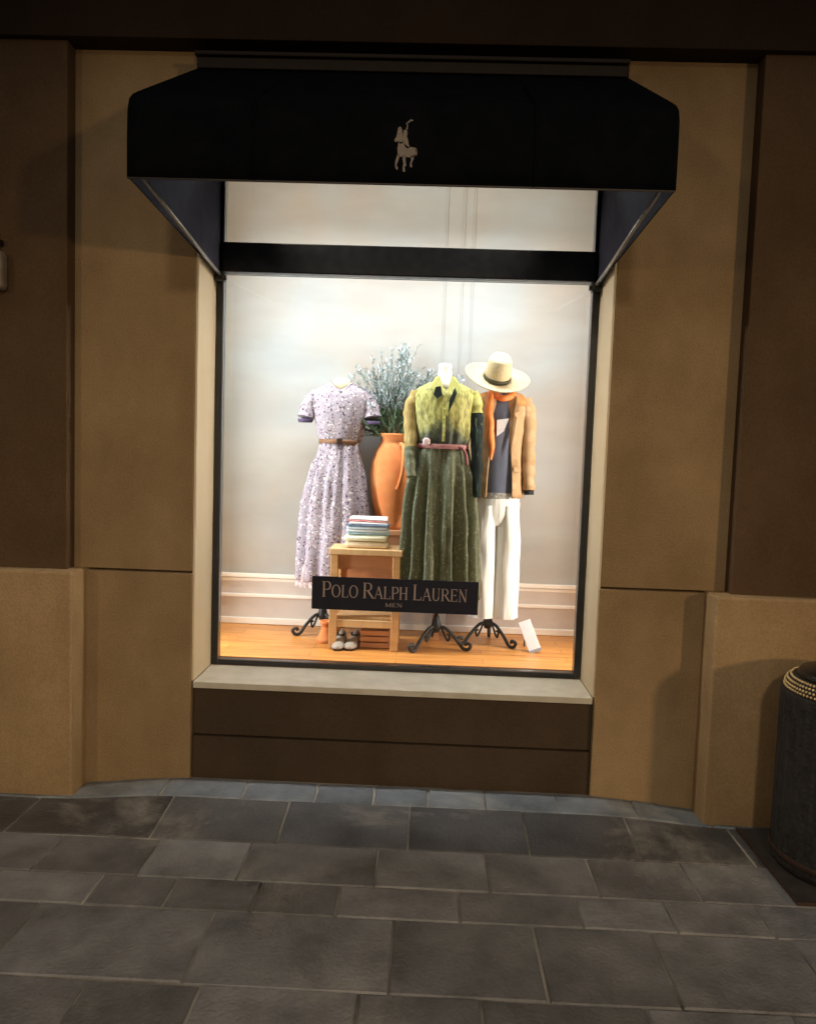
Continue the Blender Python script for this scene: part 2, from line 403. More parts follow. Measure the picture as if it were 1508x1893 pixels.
for xs_ in (-.50, .46):
    tube(bm, [(xs_*hw(a_)/XH, a_-.003, b_+.002) for a_, b_ in prof], .0028, 6)
can = obj('canopy', bm, [M['awning'], M['awning_in']], aw, smooth=True)
md = can.modifiers.new('t', 'SOLIDIFY'); md.thickness = .004; md.offset = 1; md.use_rim = True
for s in (-1, 1):
    bm = bmesh.new()
    P = [(y_, z_) for y_, z_ in prof]+[(-.74, 2.468), (-.02, 2.398)]
    t = .004
    A_ = [bm.verts.new((s*(hw(y_)-.0005-t), y_, z_)) for y_, z_ in P]; B_ = [bm.verts.new((s*(hw(y_)-.0005), y_, z_)) for y_, z_ in P]
    f = bm.faces.new(A_); f.material_index = 1; bm.faces.new(B_[::-1])
    for i in range(len(P)): bm.faces.new((A_[i], A_[(i+1) % len(P)], B_[(i+1) % len(P)], B_[i]))
    obj('side_panel', bm, [M['awning'], M['awning_in']], aw)
    # narrow inner gusset inside the recess
    bm = bmesh.new(); xa, xb = sorted((s*.908, s*.912))
    a_ = [bm.verts.new((xa, y_, z_)) for y_, z_ in ((-.019, 2.402), (.284, 2.374), (.284, 3.10), (-.019, 3.10))]
    b_ = [bm.verts.new((xb, y_, z_)) for y_, z_ in ((-.019, 2.402), (.284, 2.374), (.284, 3.10), (-.019, 3.10))]
    bm.faces.new(a_); bm.faces.new(b_[::-1])
    for i in range(4): bm.faces.new((a_[i], a_[(i+1) % 4], b_[(i+1) % 4], b_[i]))
    obj('side_gusset', bm, M['awning_in'], aw)
    bm = bmesh.new(); tube(bm, [(s*.895, -.785, 2.478), (s*.895, -.02, 2.40), (s*.895, .275, 2.372)], .0075, 10)
    arm = obj('arm', bm, M['steel'], aw, smooth=True)
    bm = bmesh.new(); box(bm, s*.895-.022, s*.895+.022, .235, .285, 2.345, 2.392, bev=.008); tube(bm, [(s*.895-.032, .25, 2.362), (s*.895+.03, .25, 2.362)], .012, 12)
    obj('arm_hinge', bm, M['frame'], arm)
bm = bmesh.new(); tube(bm, [(-XH, -.797, 2.47), (XH, -.797, 2.47)], .0055, 8)
obj('hem_bar', bm, surf('dark_grey_piping', (.10, .095, .10), rough=.5, bump=0), aw, smooth=True)
bm = bmesh.new(); box(bm, -.905, .905, -.135, -.02, 3.150, 3.195, bev=.004); box(bm, -.912, .912, -.150, -.02, 3.198, 3.215, bev=.005)
obj('head_rail', bm, surf('bronze_rail', (.016, .011, .009), (.022, .016, .012), 30, .7, bump=.1), aw)
# emblem: rider on a pony with a raised mallet (drawn from the blurred original)
bm = bmesh.new()
def E(pts):
    poly_prism(bm, [((x-665)*1.17e-4+.014, 2.592-(y-1050)*1.17e-4) for x, y in pts], -.8065, -.8042)
E([(470, 545), (515, 500), (560, 510), (590, 575), (600, 700), (640, 840), (620, 960), (540, 985), (500, 900), (440, 930), (385, 920), (380, 860), (430, 790), (455, 650)])   # pony head, neck
E([(500, 930), (620, 930), (780, 1060), (900, 1070), (990, 1080), (1020, 1160), (985, 1290), (900, 1360), (760, 1350), (640, 1330), (560, 1350), (490, 1290), (470, 1120)])   # pony body
E([(640, 600), (680, 575), (735, 600), (750, 670), (735, 760), (770, 860), (790, 960), (820, 1080), (760, 1110), (700, 1060), (650, 960), (625, 800), (615, 700)])   # rider torso, thigh
E([(700, 560), (728, 470), (700, 405), (725, 395), (760, 450), (745, 590)])   # raised arm
E([(722, 420), (700, 400), (830, 285), (900, 300), (905, 330), (840, 335)])   # mallet
E([(480, 1280), (545, 1300), (500, 1480), (455, 1590), (500, 1640), (495, 1720), (440, 1690), (415, 1580), (420, 1470)])
E([(620, 1310), (720, 1330), (715, 1450), (745, 1590), (700, 1625), (720, 1760), (650, 1770), (640, 1640), (655, 1560)])
E([(860, 1330), (960, 1290), (950, 1400), (900, 1520), (915, 1630), (855, 1630), (850, 1540), (880, 1420)])
E([(985, 1090), (1030, 1110), (1050, 1230), (1020, 1330), (1000, 1220)])   # tail
obj('emblem', bm, M['emblem'], aw)
# ------------------------------------------------------------------ sign on the glass
signm = surf('navy_board', (.008, .009, .02), (.014, .014, .028), 10, .45, bump=0)
sg = obj('shop_sign', B(-.425, .403, .299, .306, .762, .928, bev=.0015), signm)
tag(sg, 'dark navy name board with silver serif capitals fixed low across the display window', 'sign')
letm = surf('pale_copper_letters', (.50, .40, .37), rough=.4, metal=.3, bump=0)
def stroke(bm, p, q, w, X, Z, h):
    p = Vector((X+p[0]*h, Z+p[1]*h)); q = Vector((X+q[0]*h, Z+q[1]*h)); d = q-p
    if d.length < 1e-6: return
    d.normalize(); n = Vector((-d.y, d.x))*w*h/2
    poly_prism(bm, [tuple(p+n), tuple(q+n), tuple(q-n), tuple(p-n)], .2962, .2988)
def arc(bm, cx, cz, rx, rz, a0, a1, w0, w1, X, Z, h, n=20):
    for k in range(n):
        t0 = R(a0+(a1-a0)*k/n); t1 = R(a0+(a1-a0)*(k+1)/n+1.5)
        w = w0+(w1-w0)*abs(math.cos((t0+t1)/2))
        stroke(bm, (cx+rx*math.cos(t0), cz+rz*math.sin(t0)), (cx+rx*math.cos(t1), cz+rz*math.sin(t1)), w, X, Z, h)
T_, K_ = .04, .105   # thin, thick
def serif(bm, x, z, X, Z, h, w=.11): stroke(bm, (x-w, z), (x+w, z), .035, X, Z, h)
def glyph(bm, ch, X, Z, h):
    st = lambda a, b, w: stroke(bm, a, b, w, X, Z, h)
    sf = lambda x, z, w=.11: serif(bm, x, z, X, Z, h, w)
    if ch == 'P': st((.14, 0), (.14, 1), K_); sf(.14, .0175); sf(.14, .9825); st((.14, .98), (.36, .98), T_); st((.14, .48), (.36, .48), T_); arc(bm, .36, .73, .2, .25, -90, 90, T_, K_, X, Z, h); return .64
    if ch == 'R': st((.14, 0), (.14, 1), K_); sf(.14, .0175); sf(.14, .9825); st((.14, .98), (.36, .98), T_); st((.14, .5), (.36, .5), T_); arc(bm, .36, .74, .2, .24, -90, 90, T_, K_, X, Z, h); st((.34, .5), (.68, .02), K_); sf(.70, .0175, .07); return .76
    if ch == 'O': arc(bm, .38, .5, .31, .485, 0, 360, T_, K_, X, Z, h, 36); return .80
    if ch == 'L': st((.14, 0), (.14, 1), K_); sf(.14, .9825); sf(.14, .0175); st((.14, .02), (.54, .02), T_); st((.54, .0), (.57, .22), T_); return .64
    if ch == 'A': st((.08, .02), (.36, 1), T_); st((.35, 1), (.64, .02), K_); st((.18, .34), (.52, .34), T_); sf(.08, .0175, .09); sf(.64, .0175, .1); return .76
    if ch == 'H': st((.14, 0), (.14, 1), K_); st((.60, 0), (.60, 1), K_); st((.14, .5), (.6, .5), T_); [sf(x, z) for x in (.14, .6) for z in (.0175, .9825)]; return .80
    if ch == 'U': st((.14, .3), (.14, 1), K_); st((.58, .28), (.58, 1), T_); arc(bm, .36, .30, .22, .28, 180, 360, T_, .09, X, Z, h); sf(.14, .9825); sf(.58, .9825, .09); return .76
    if ch == 'E': st((.14, 0), (.14, 1), K_); sf(.14, .0175); sf(.14, .9825); st((.14, .98), (.54, .98), T_); st((.14, .5), (.44, .5), T_); st((.14, .02), (.55, .02), T_); st((.54, .98), (.54, .8), T_); st((.55, 0), (.58, .2), T_); st((.44, .42), (.44, .6), T_); return .66
    if ch == 'N': st((.14, 0), (.14, 1), T_); st((.12, 1), (.62, 0), K_); st((.62, 0), (.62, 1), T_); sf(.12, .9825, .09); sf(.14, .0175, .09); sf(.62, .9825, .09); return .80
    if ch == 'M': st((.14, 0), (.14, 1), T_+.02); st((.14, 1), (.44, .05), K_); st((.44, .05), (.74, 1), T_); st((.74, 0), (.74, 1), K_); sf(.14, .0175, .09); sf(.74, .0175, .1); return .92
    return .3
def word(parent, text, x0, x1, z, hb, hs, gap, dz=0):
    def run(bm, X, sc):
        for i, c in enumerate(text):
            if c == ' ': X += gap*sc; continue
            h = (hb if (i == 0 or text[i-1] == ' ') else hs)
            if bm is not None:
                sub = bmesh.new(); wd = glyph(sub, c, X, z+dz*(X-x0), h)
                # squeeze horizontally with sc
                for v in sub.verts: v.co.x = X+(v.co.x-X)*sc
                me = bpy.data.meshes.new('t'); sub.to_mesh(me); sub.free(); bm.from_mesh(me); bpy.data.meshes.remove(me)
            else:
                wd = GW[c]
            X += wd*h*sc
        return X
    w = run(None, 0, 1); sc = (x1-x0)/w
    bm = bmesh.new(); run(bm, x0, sc); return bm
GW = dict(P=.64, R=.76, O=.80, L=.64, A=.76, H=.80, U=.76, E=.66, N=.80, M=.92)
obj('lettering', word(sg, 'POLO RALPH LAUREN', -.375, .352, .826, .078, .062, .020), letm, sg)
obj('small_lettering', word(sg, 'MEN', -.058, .030, .787, .019, .019, .01), letm, sg)
# ------------------------------------------------------------------ wall box at the left edge
wb = empty('wall_box', (-1.80, -.078, 2.20), 'slim grey rounded metal box fixed high on the brown wall at the left edge', 'wall fitting')
obj('body', B(-1.865, -1.742, -.150, -.0785, 2.205, 2.372, bev=.022, seg=4), surf('grey_cast_metal', (.26, .23, .20), (.36, .32, .28), 20, .5, .3, bump=.2), wb, smooth=True)
bm = bmesh.new(); tube(bm, [(-1.80, -.10, 2.37), (-1.80, -.10, 2.46)], .012, 12); box(bm, -1.835, -1.765, -.118, -.079, 2.40, 2.425, bev=.004)
obj('bracket', bm, M['frame'], wb)
# ------------------------------------------------------------------ litter bin
lb = empty('litter_bin', (1.84, -.49, -.03), 'dark round ribbed litter bin with pale gold studs around its domed black lid', 'bin')
binm = surf('dark_grey_cast_stone', (.020, .020, .020), (.045, .043, .041), 22, .75, bump=1, bscale=55, bdist=.008)
bm = bmesh.new(); rings = []
BX, BY = 1.84, -.49
for r_, z_ in [(.250, -.030), (.262, -.02), (.264, .0), (.262, .30), (.262, .62), (.268, .635), (.268, .665), (.25, .670)]:
    fl = .005 if .0 <= z_ < .625 else 0
    rings.append([bm.verts.new((BX+(r_+fl*abs(math.sin(24*t)))*math.cos(t), BY+(r_+fl*abs(math.sin(24*t)))*math.sin(t), z_)) for t in [2*PI*k/384 for k in range(384)]])
ring_faces(bm, rings, cap=(True, True))
obj('body', bm, binm, lb, smooth=True, auto=50)
bm = bmesh.new(); lathe(bm, [(.271, .015), (.274, .02), (.274, .035), (.271, .04)], BX, BY, 96)
obj('base_band', bm, surf('rusty_brown_metal', (.05, .03, .024), (.08, .05, .038), 30, .6, .4, bump=.3), lb, smooth=True)
bm = bmesh.new(); lathe(bm, [(.246, .6705), (.251, .678), (.250, .694), (.240, .712), (.215, .722)], BX, BY, 64, cap=(True, True))
cl_ = obj('collar', bm, binm, lb, smooth=True, auto=40)
bm = bmesh.new()
for row, (rr_, zz_) in enumerate([(.252, .679), (.250, .693), (.243, .707), (.230, .719)]):
    for k in range(96):
        t = 2*PI*(k+.5*(row % 2))/96
        sub = bmesh.ops.create_icosphere(bm, subdivisions=1, radius=.0062, matrix=Matrix.Translation((BX+rr_*math.cos(t), BY+rr_*math.sin(t), zz_)))
obj('gold_studs', bm, surf('pale_gold', (.80, .60, .28), (.9, .72, .42), 30, .4, .3, bump=0), cl_, smooth=True)
bm = bmesh.new(); lathe(bm, [(.205, .7225), (.212, .731), (.20, .748), (.13, .768), (.05, .776)], BX, BY, 48, cap=(True, True))
obj('lid', bm, M['frame'], lb, smooth=True)
obj('base_plate', B(1.535, 2.18, -.775, -.20, -.040, -.0305, bev=.003), surf('dark_steel_plate', (.03, .028, .027), (.06, .055, .05), 12, .7, .2, bump=.4), lb)
bm = bmesh.new(); box(bm, 1.531, 1.5348, -.779, -.20, -.040, -.027); box(bm, 1.535, 2.18, -.779, -.7753, -.040, -.027)
obj('plate_edge', bm, surf('copper_edge', (.09, .055, .045), (.12, .08, .065), 30, .45, .6, bump=.2), lb)

# ------------------------------------------------------------------ window display
FZ = .4905
ironm = surf('wrought_iron', (.02, .02, .022), (.05, .05, .05), 40, .45, .6, bump=.2)
neckm = surf('cream_linen', (.72, .68, .60), (.80, .76, .70), 60, .85, bump=.3, bscale=500, bdist=.0005)
def stand(root, x, y, ztop, Rr=.16, rot=0, cur=1):
    bm = bmesh.new(); tube(bm, [(x, y, FZ+.10), (x, y, ztop)], .011, 12); lathe(bm, [(.02, FZ+.09), (.028, FZ+.12), (.02, FZ+.16), (.012, FZ+.19)], x, y, 16, cap=(True, True))
    obj('pole', bm, ironm, root, smooth=True)
    for k in range(3):
        a = rot+k*2*PI/3; d = Vector((math.cos(a), math.sin(a), 0)); P0 = Vector((x, y, FZ))
        pts = [P0+Vector((0, 0, .12)), P0+d*Rr*.35+Vector((0, 0, .115)), P0+d*Rr*.75+Vector((0, 0, .06)), P0+d*Rr+Vector((0, 0, .014)),
               P0+d*(Rr+.03)+Vector((0, 0, .012)), P0+d*(Rr+.042)+Vector((0, 0, .035)), P0+d*(Rr+.02)+Vector((0, 0, .045)), P0+d*(Rr+.012)+Vector((0, 0, .032))]
        bm = bmesh.new(); tube(bm, cr(pts, 5), .0095, 8)
        pts = [P0+d*.015+Vector((0, 0, .15)), P0+d*Rr*.42+Vector((0, 0, .05)), P0+d*Rr*.5+Vector((0, 0, .075)), P0+d*Rr*.4+Vector((0, 0, .085))]
        tube(bm, cr(pts, 5), .006, 8)
        obj('leg', bm, ironm, root, smooth=True)
def fabric_print(name, cols, scale=40, base=None, stretch=(1, 1, 1), rough=.85, dist=.0012):
    m, nt, b = nodes(name); N = nt.nodes; L = nt.links
    tc = N.new('ShaderNodeTexCoord'); mp = N.new('ShaderNodeMapping'); mp.inputs['Scale'].default_value = stretch; L.new(tc.outputs['Object'], mp.inputs['Vector'])
    n0 = N.new('ShaderNodeTexNoise'); n0.inputs['Scale'].default_value = scale*.7; n0.inputs['Detail'].default_value = 2
    L.new(mp.outputs[0], n0.inputs['Vector'])
    mm = N.new('ShaderNodeMixRGB'); mm.blend_type = 'ADD'; mm.inputs['Fac'].default_value = .025; L.new(mp.outputs[0], mm.inputs['Color1']); L.new(n0.outputs['Color'], mm.inputs['Color2'])
    v = N.new('ShaderNodeTexVoronoi'); v.inputs['Scale'].default_value = scale; L.new(mm.outputs[0], v.inputs['Vector'])
    sep = N.new('ShaderNodeSeparateColor'); L.new(v.outputs['Color'], sep.inputs[0])
    r = N.new('ShaderNodeValToRGB'); r.color_ramp.interpolation = 'CONSTANT'
    for i, c in enumerate(cols):
        e = r.color_ramp.elements[i] if i < 2 else r.color_ramp.elements.new(i/len(cols))
        e.position = i/len(cols); e.color = c+(1,)
    L.new(sep.outputs[0], r.inputs['Fac'])
    r2 = N.new('ShaderNodeValToRGB'); r2.color_ramp.elements[0].position = .38; r2.color_ramp.elements[1].position = .46
    L.new(v.outputs['Distance'], r2.inputs['Fac'])
    mx = N.new('ShaderNodeMixRGB'); mx.inputs['Color2'].default_value = (base or cols[0])+(1,)
    L.new(r2.outputs['Color'], mx.inputs['Fac']); L.new(r.outputs['Color'], mx.inputs['Color1']); L.new(mx.outputs[0], b.inputs['Base Color'])
    b.inputs['Roughness'].default_value = rough; b.inputs['Specular IOR Level'].default_value = .2
    n3 = N.new('ShaderNodeTexNoise'); n3.inputs['Scale'].default_value = 25; L.new(tc.outputs['Object'], n3.inputs['Vector'])
    bp = N.new('ShaderNodeBump'); bp.inputs['Strength'].default_value = .5; bp.inputs['Distance'].default_value = .004
    L.new(n3.outputs['Fac'], bp.inputs['Height']); L.new(bp.outputs['Normal'], b.inputs['Normal'])
    return m
def crumple(bm, cx, cy, amp=.004, fx=26, fz=7, seed=0):
    for v in bm.verts:
        d = Vector((v.co.x-cx, v.co.y-cy, 0))
        if d.length < 1e-4: continue
        n_ = noise.noise(Vector((v.co.x*fx+seed, v.co.y*fx, v.co.z*fz)))+.5*noise.noise(Vector((v.co.x*fx*2, v.co.y*fx*2+seed, v.co.z*fz*3.2)))
        v.co += d.normalized()*amp*n_
def sleeve(root, pts, rads, mat, name='sleeve', flat=1.0, fold=.05):
    bm = bmesh.new(); P = cr(pts, 6); n = len(P); rr = []
    for i in range(n):
        t = i/(n-1)*(len(rads)-1); k = min(int(t), len(rads)-2); f = t-k; rr.append((rads[k]*(1-f)+rads[k+1]*f)*(1+fold*math.sin(i*1.7)))
    tube(bm, P, rr, 16)
    for v in bm.verts:
        v.co.y += .007*noise.noise(v.co*30)
        v.co.x += .006*noise.noise(v.co*22+Vector((5, 0, 0)))
    return obj(name, bm, mat, root, smooth=True, auto=60)
# ---- form 1: lilac floral dress (left), stands at y .92
def sx(X): return .14+(X-.14)*1.0275
def sz(Z): return 1.55+(Z-1.55)*1.0275
Y1 = .925
f1 = empty('dress_form', (sx(-.40), Y1, FZ), 'headless dress form in a lilac floral short sleeved dress with a thin brown belt', 'dress form', 'dress forms in the shop window')
lilac = fabric_print('lilac_floral_cotton', [(.27, .22, .26), (.66, .61, .61), (.10, .06, .10), (.36, .30, .33), (.06, .04, .06), (.54, .43, .45), (.21, .21, .26)], 80, (.33, .275, .315))
bm = bmesh.new()
loft(bm, [(sx(x), Y1, sz(z), rx*1.02, ry, a, 11, p) for x, z, rx, ry, a, p in [
    (-.39, .83, .186, .125, .12, .3), (-.39, .95, .188, .125, .115, .35), (-.388, 1.10, .182, .12, .115, .45), (-.384, 1.25, .175, .115, .11, .5), (-.378, 1.40, .150, .108, .09, .6), (-.372, 1.48, .135, .10, .07, .65),
    (-.366, 1.52, .122, .095, .04, .7), (-.365, 1.598, .110, .085, .02, .8)]], seg=110, wob=.03, dens=.03)
crumple(bm, sx(-.365), Y1, .010, 30, 4)
obj('skirt', bm, lilac, f1, smooth=True).modifiers.new('t', 'SOLIDIFY').thickness = .003
bm = bmesh.new()
rg = loft(bm, [(sx(x), Y1, sz(z), rx*1.02, ry, a, 9, p) for x, z, rx, ry, a, p in [
    (-.365, 1.605, .112, .086, .02, .8), (-.365, 1.65, .126, .098, .03, .8), (-.365, 1.73, .146, .108, .015, .9), (-.365, 1.80, .158, .106, .01, 1), (-.365, 1.85, .162, .092, 0, 1),
    (-.365, 1.885, .145, .078, 0, 1), (-.363, 1.91, .100, .064, 0, 1), (-.362, 1.928, .060, .052, 0, 1)]], seg=64, wob=.03)
for v in rg[-1]+rg[-2]:   # V neck drops at the front
    d = max(0, 1-abs(v.co.x-sx(-.362))/.06)*(1 if v.co.y < Y1 else 0); v.co.z -= .045*d
crumple(bm, sx(-.365), Y1, .008, 24, 9)
obj('bodice', bm, lilac, f1, smooth=True)
sleeve(f1, [(sx(-.49), Y1, sz(1.865)), (sx(-.535), Y1-.01, sz(1.81)), (sx(-.553), Y1-.03, sz(1.73))], [.038, .044, .048], lilac)
sleeve(f1, [(sx(-.24), Y1, sz(1.87)), (sx(-.20), Y1-.01, sz(1.82)), (sx(-.183), Y1-.03, sz(1.74))], [.038, .043, .047], lilac)
dk = surf('dark_purple_lining', (.05, .03, .07), (.09, .06, .12), 30, .9, bump=.2)
for sx_, sgn in ((-.553, -1), (-.183, 1)):
    bm = bmesh.new(); lathe(bm, [(.044, sz(1.722)), (.040, sz(1.704))], sx(sx_), Y1-.033, 20, cap=(True, False)); obj('cuff', bm, dk, f1, smooth=True)
bm = bmesh.new(); loft(bm, [(sx(-.365), Y1, sz(1.592), .1155, .091), (sx(-.365), Y1, sz(1.616), .1165, .092)], seg=48)
b1 = obj('belt', bm, surf('brown_leather', (.16, .07, .03), (.24, .11, .05), 30, .5, bump=.1), f1, smooth=True); solidify(b1, .004)
bm = bmesh.new(); box(bm, sx(-.355)-.016, sx(-.355)+.016, Y1-.100, Y1-.094, sz(1.587), sz(1.621), bev=.002); obj('buckle', bm, surf('dark_horn', (.03, .015, .01), rough=.3, bump=0), b1)
bm = bmesh.new(); lathe(bm, [(.052, sz(1.86)), (.050, sz(1.92)), (.046, sz(1.945)), (.03, sz(1.953))], sx(-.362), Y1, 32, cap=(True, True))
obj('neck_cap', bm, surf('yellow_straw_linen', (.66, .60, .36), (.74, .68, .46), 60, .8, bump=.3, bscale=400), f1, smooth=True)
bm = bmesh.new()
for s in (-1, 1):
    tube(bm, cr([(sx(-.362)+s*.062, Y1-.012, sz(1.925)), (sx(-.362)+s*.045, Y1-.050, sz(1.905)), (sx(-.362)+s*.004, Y1-.078, sz(1.862))], 4), .009, 8)
obj('collar', bm, lilac, f1, smooth=True)
# lower flounce with darker print at the left of the hem
bm = bmesh.new(); loft(bm, [(sx(-.40), Y1, sz(.79), .178, .105, .09, 12, .2), (sx(-.40), Y1, sz(.90), .168, .10, .07, 12, .3), (sx(-.39), Y1, sz(1.0), .150, .09, .04, 12, .4)], seg=110)
obj('underskirt', bm, fabric_print('mauve_printed_voile', [(.42, .30, .30), (.60, .48, .46), (.30, .20, .24), (.70, .60, .58)], 60, (.45, .34, .34)), f1, smooth=True)
stand(f1, sx(-.43), Y1-.03, sz(1.60), .13, R(200))
# ---- form 2: olive shirt dress
Y2 = .66
f2 = empty('dress_form', (.205, Y2, FZ), 'headless dress form in an olive green belted shirt dress with a long pleated skirt', 'dress form', 'dress forms in the shop window')
olive_l = fabric_print('lime_olive_satin', [(.35, .33, .09), (.42, .40, .14), (.28, .27, .07), (.48, .45, .19)], 44, (.37, .35, .10), (1, 1, .35), rough=.5)
olive_d = fabric_print('dark_leaf_print', [(.04, .05, .022), (.13, .15, .06), (.02, .024, .014), (.28, .30, .15), (.06, .07, .03)], 75, (.045, .052, .025), (1.3, 1.3, .4))
olive_s = fabric_print('olive_green_viscose', [(.10, .105, .06), (.14, .14, .08), (.07, .072, .04), (.19, .19, .12), (.11, .115, .068)], 80, (.098, .102, .058), (1, 1, .8), rough=.6)
bm = bmesh.new()
loft(bm, [(.205, Y2, z, rx, ry, a, 13, p) for z, rx, ry, a, p in [
    (.77, .186, .125, .20, .2), (.90, .182, .122, .20, .25), (1.05, .178, .118, .19, .3), (1.20, .172, .114, .175, .36), (1.35, .164, .11, .15, .42), (1.46, .156, .105, .09, .5), (1.54, .142, .097, .05, .55), (1.585, .133, .090, .025, .6)]], seg=150, wob=.03, seed=3, dens=.03)
crumple(bm, .205, Y2, .012, 28, 3.5)
obj('skirt', bm, olive_s, f2, smooth=True).modifiers.new('t', 'SOLIDIFY').thickness = .003
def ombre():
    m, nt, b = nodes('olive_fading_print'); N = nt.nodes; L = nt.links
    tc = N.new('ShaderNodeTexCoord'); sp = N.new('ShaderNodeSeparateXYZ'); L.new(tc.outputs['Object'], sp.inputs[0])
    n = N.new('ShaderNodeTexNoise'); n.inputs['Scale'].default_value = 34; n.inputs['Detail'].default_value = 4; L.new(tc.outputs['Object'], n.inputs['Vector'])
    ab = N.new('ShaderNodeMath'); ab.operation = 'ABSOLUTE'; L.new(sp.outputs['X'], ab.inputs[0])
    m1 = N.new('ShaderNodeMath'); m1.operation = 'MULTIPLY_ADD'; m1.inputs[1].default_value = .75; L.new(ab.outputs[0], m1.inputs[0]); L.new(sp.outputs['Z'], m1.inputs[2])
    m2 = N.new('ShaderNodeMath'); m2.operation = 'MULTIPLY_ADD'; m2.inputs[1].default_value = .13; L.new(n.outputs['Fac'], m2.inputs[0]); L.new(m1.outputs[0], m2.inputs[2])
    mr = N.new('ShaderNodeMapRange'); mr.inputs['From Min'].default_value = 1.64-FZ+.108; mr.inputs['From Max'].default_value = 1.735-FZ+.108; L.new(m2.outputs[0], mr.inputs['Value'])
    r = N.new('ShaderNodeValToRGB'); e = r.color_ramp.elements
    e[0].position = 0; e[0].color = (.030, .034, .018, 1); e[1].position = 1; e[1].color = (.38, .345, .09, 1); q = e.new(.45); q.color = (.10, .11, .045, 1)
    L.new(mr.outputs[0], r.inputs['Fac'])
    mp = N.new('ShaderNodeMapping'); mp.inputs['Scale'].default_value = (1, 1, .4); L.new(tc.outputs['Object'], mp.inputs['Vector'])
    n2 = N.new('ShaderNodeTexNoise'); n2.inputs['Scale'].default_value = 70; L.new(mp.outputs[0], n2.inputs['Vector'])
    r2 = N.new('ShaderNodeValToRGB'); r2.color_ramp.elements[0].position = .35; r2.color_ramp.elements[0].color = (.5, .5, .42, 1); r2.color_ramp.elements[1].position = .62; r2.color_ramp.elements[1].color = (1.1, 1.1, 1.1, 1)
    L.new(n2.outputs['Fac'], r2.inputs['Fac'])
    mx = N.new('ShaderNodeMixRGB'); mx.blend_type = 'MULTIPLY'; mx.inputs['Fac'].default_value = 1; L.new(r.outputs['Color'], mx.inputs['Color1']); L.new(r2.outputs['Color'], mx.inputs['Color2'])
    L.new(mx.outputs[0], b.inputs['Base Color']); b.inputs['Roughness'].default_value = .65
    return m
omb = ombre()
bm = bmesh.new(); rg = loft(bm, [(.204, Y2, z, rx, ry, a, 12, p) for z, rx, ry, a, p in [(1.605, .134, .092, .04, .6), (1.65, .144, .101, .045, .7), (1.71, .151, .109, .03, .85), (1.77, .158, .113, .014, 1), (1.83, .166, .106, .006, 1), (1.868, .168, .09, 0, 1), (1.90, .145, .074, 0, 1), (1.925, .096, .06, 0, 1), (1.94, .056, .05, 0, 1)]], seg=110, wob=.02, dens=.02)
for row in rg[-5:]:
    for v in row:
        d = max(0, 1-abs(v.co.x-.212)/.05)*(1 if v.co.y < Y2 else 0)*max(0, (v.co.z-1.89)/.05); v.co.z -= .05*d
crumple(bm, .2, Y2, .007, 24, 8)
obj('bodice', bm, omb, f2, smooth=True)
tanm = fabric_print('tan_khaki_cotton', [(.34, .24, .08), (.42, .31, .12), (.26, .18, .06), (.46, .36, .16)], 35, (.35, .25, .09), (2, 2, .4))
sl = sleeve(f2, [(.062, Y2, 1.875), (.030, Y2-.01, 1.80), (.028, Y2-.02, 1.70), (.036, Y2-.045, 1.585)], [.036, .038, .036, .033], tanm)
sl = sleeve(f2, [(.036, Y2-.045, 1.58), (.034, Y2-.06, 1.53), (.045, Y2-.09, 1.43)], [.034, .032, .026], olive_s, name='forearm_sleeve')
dkg = fabric_print('bottle_green_print', [(.008, .014, .012), (.03, .06, .045), (.005, .007, .007), (.10, .14, .11)], 45, (.01, .016, .014), (1.5, 1.5, .3))
sleeve(f2, [(.345, Y2, 1.878), (.366, Y2-.005, 1.84), (.374, Y2-.01, 1.775)], [.037, .040, .038], olive_l, name='shoulder_sleeve')
sleeve(f2, [(.374, Y2-.01, 1.775), (.383, Y2-.02, 1.65), (.388, Y2-.03, 1.50), (.392, Y2-.04, 1.33)], [.036, .034, .030, .025], dkg)
bm = bmesh.new(); loft(bm, [(.203, Y2, 1.582, .1385, .097), (.203, Y2, 1.607, .1395, .098)], seg=56)
b2 = obj('belt', bm, surf('maroon_braided_leather', (.22, .06, .06), (.42, .20, .18), 90, .5, bump=.5, bscale=200), f2, smooth=True); solidify(b2, .005)
bm = bmesh.new(); lathe(bm, [(.010, 1.600), (.019, 1.606), (.020, 1.628), (.010, 1.637)], .118, Y2-.092, 20, cap=(True, True), sy=.35)
obj('rosette', bm, surf('pale_pink_silk', (.52, .36, .37), (.70, .56, .56), 60, .6, bump=.5, bscale=120, bdist=.004), b2, smooth=True)
bm = bmesh.new(); tube(bm, cr([(.30, Y2-.082, 1.595), (.325, Y2-.075, 1.56), (.335, Y2-.08, 1.50)], 5), [.008]*11, 8)
obj('belt_tail', bm, surf('maroon_leather', (.22, .06, .06), rough=.5, bump=0), b2, smooth=True)
bm = bmesh.new(); lathe(bm, [(.055, 1.86), (.046, 1.93), (.038, 1.96), (.034, 2.01), (.036, 2.025), (.028, 2.034)], .203, Y2+.005, 32, cap=(True, True))
obj('neck_cap', bm, neckm, f2, smooth=True)
bm = bmesh.new()
poly = lambda pts, y0, y1: poly_prism(bm, pts, y0, y1)
def flap(bm, pts, t=.004):
    a = [bm.verts.new(p) for p in pts]; b = [bm.verts.new((p[0], p[1]+t, p[2])) for p in pts]; n = len(pts)
    bm.faces.new(a); bm.faces.new(b[::-1])
    for i in range(n): bm.faces.new((a[i], a[(i+1) % n], b[(i+1) % n], b[i]))
flap(bm, [(.150, Y2-.052, 1.955), (.175, Y2-.063, 1.965), (.205, Y2-.105, 1.865), (.165, Y2-.11, 1.850), (.128, Y2-.095, 1.90)])
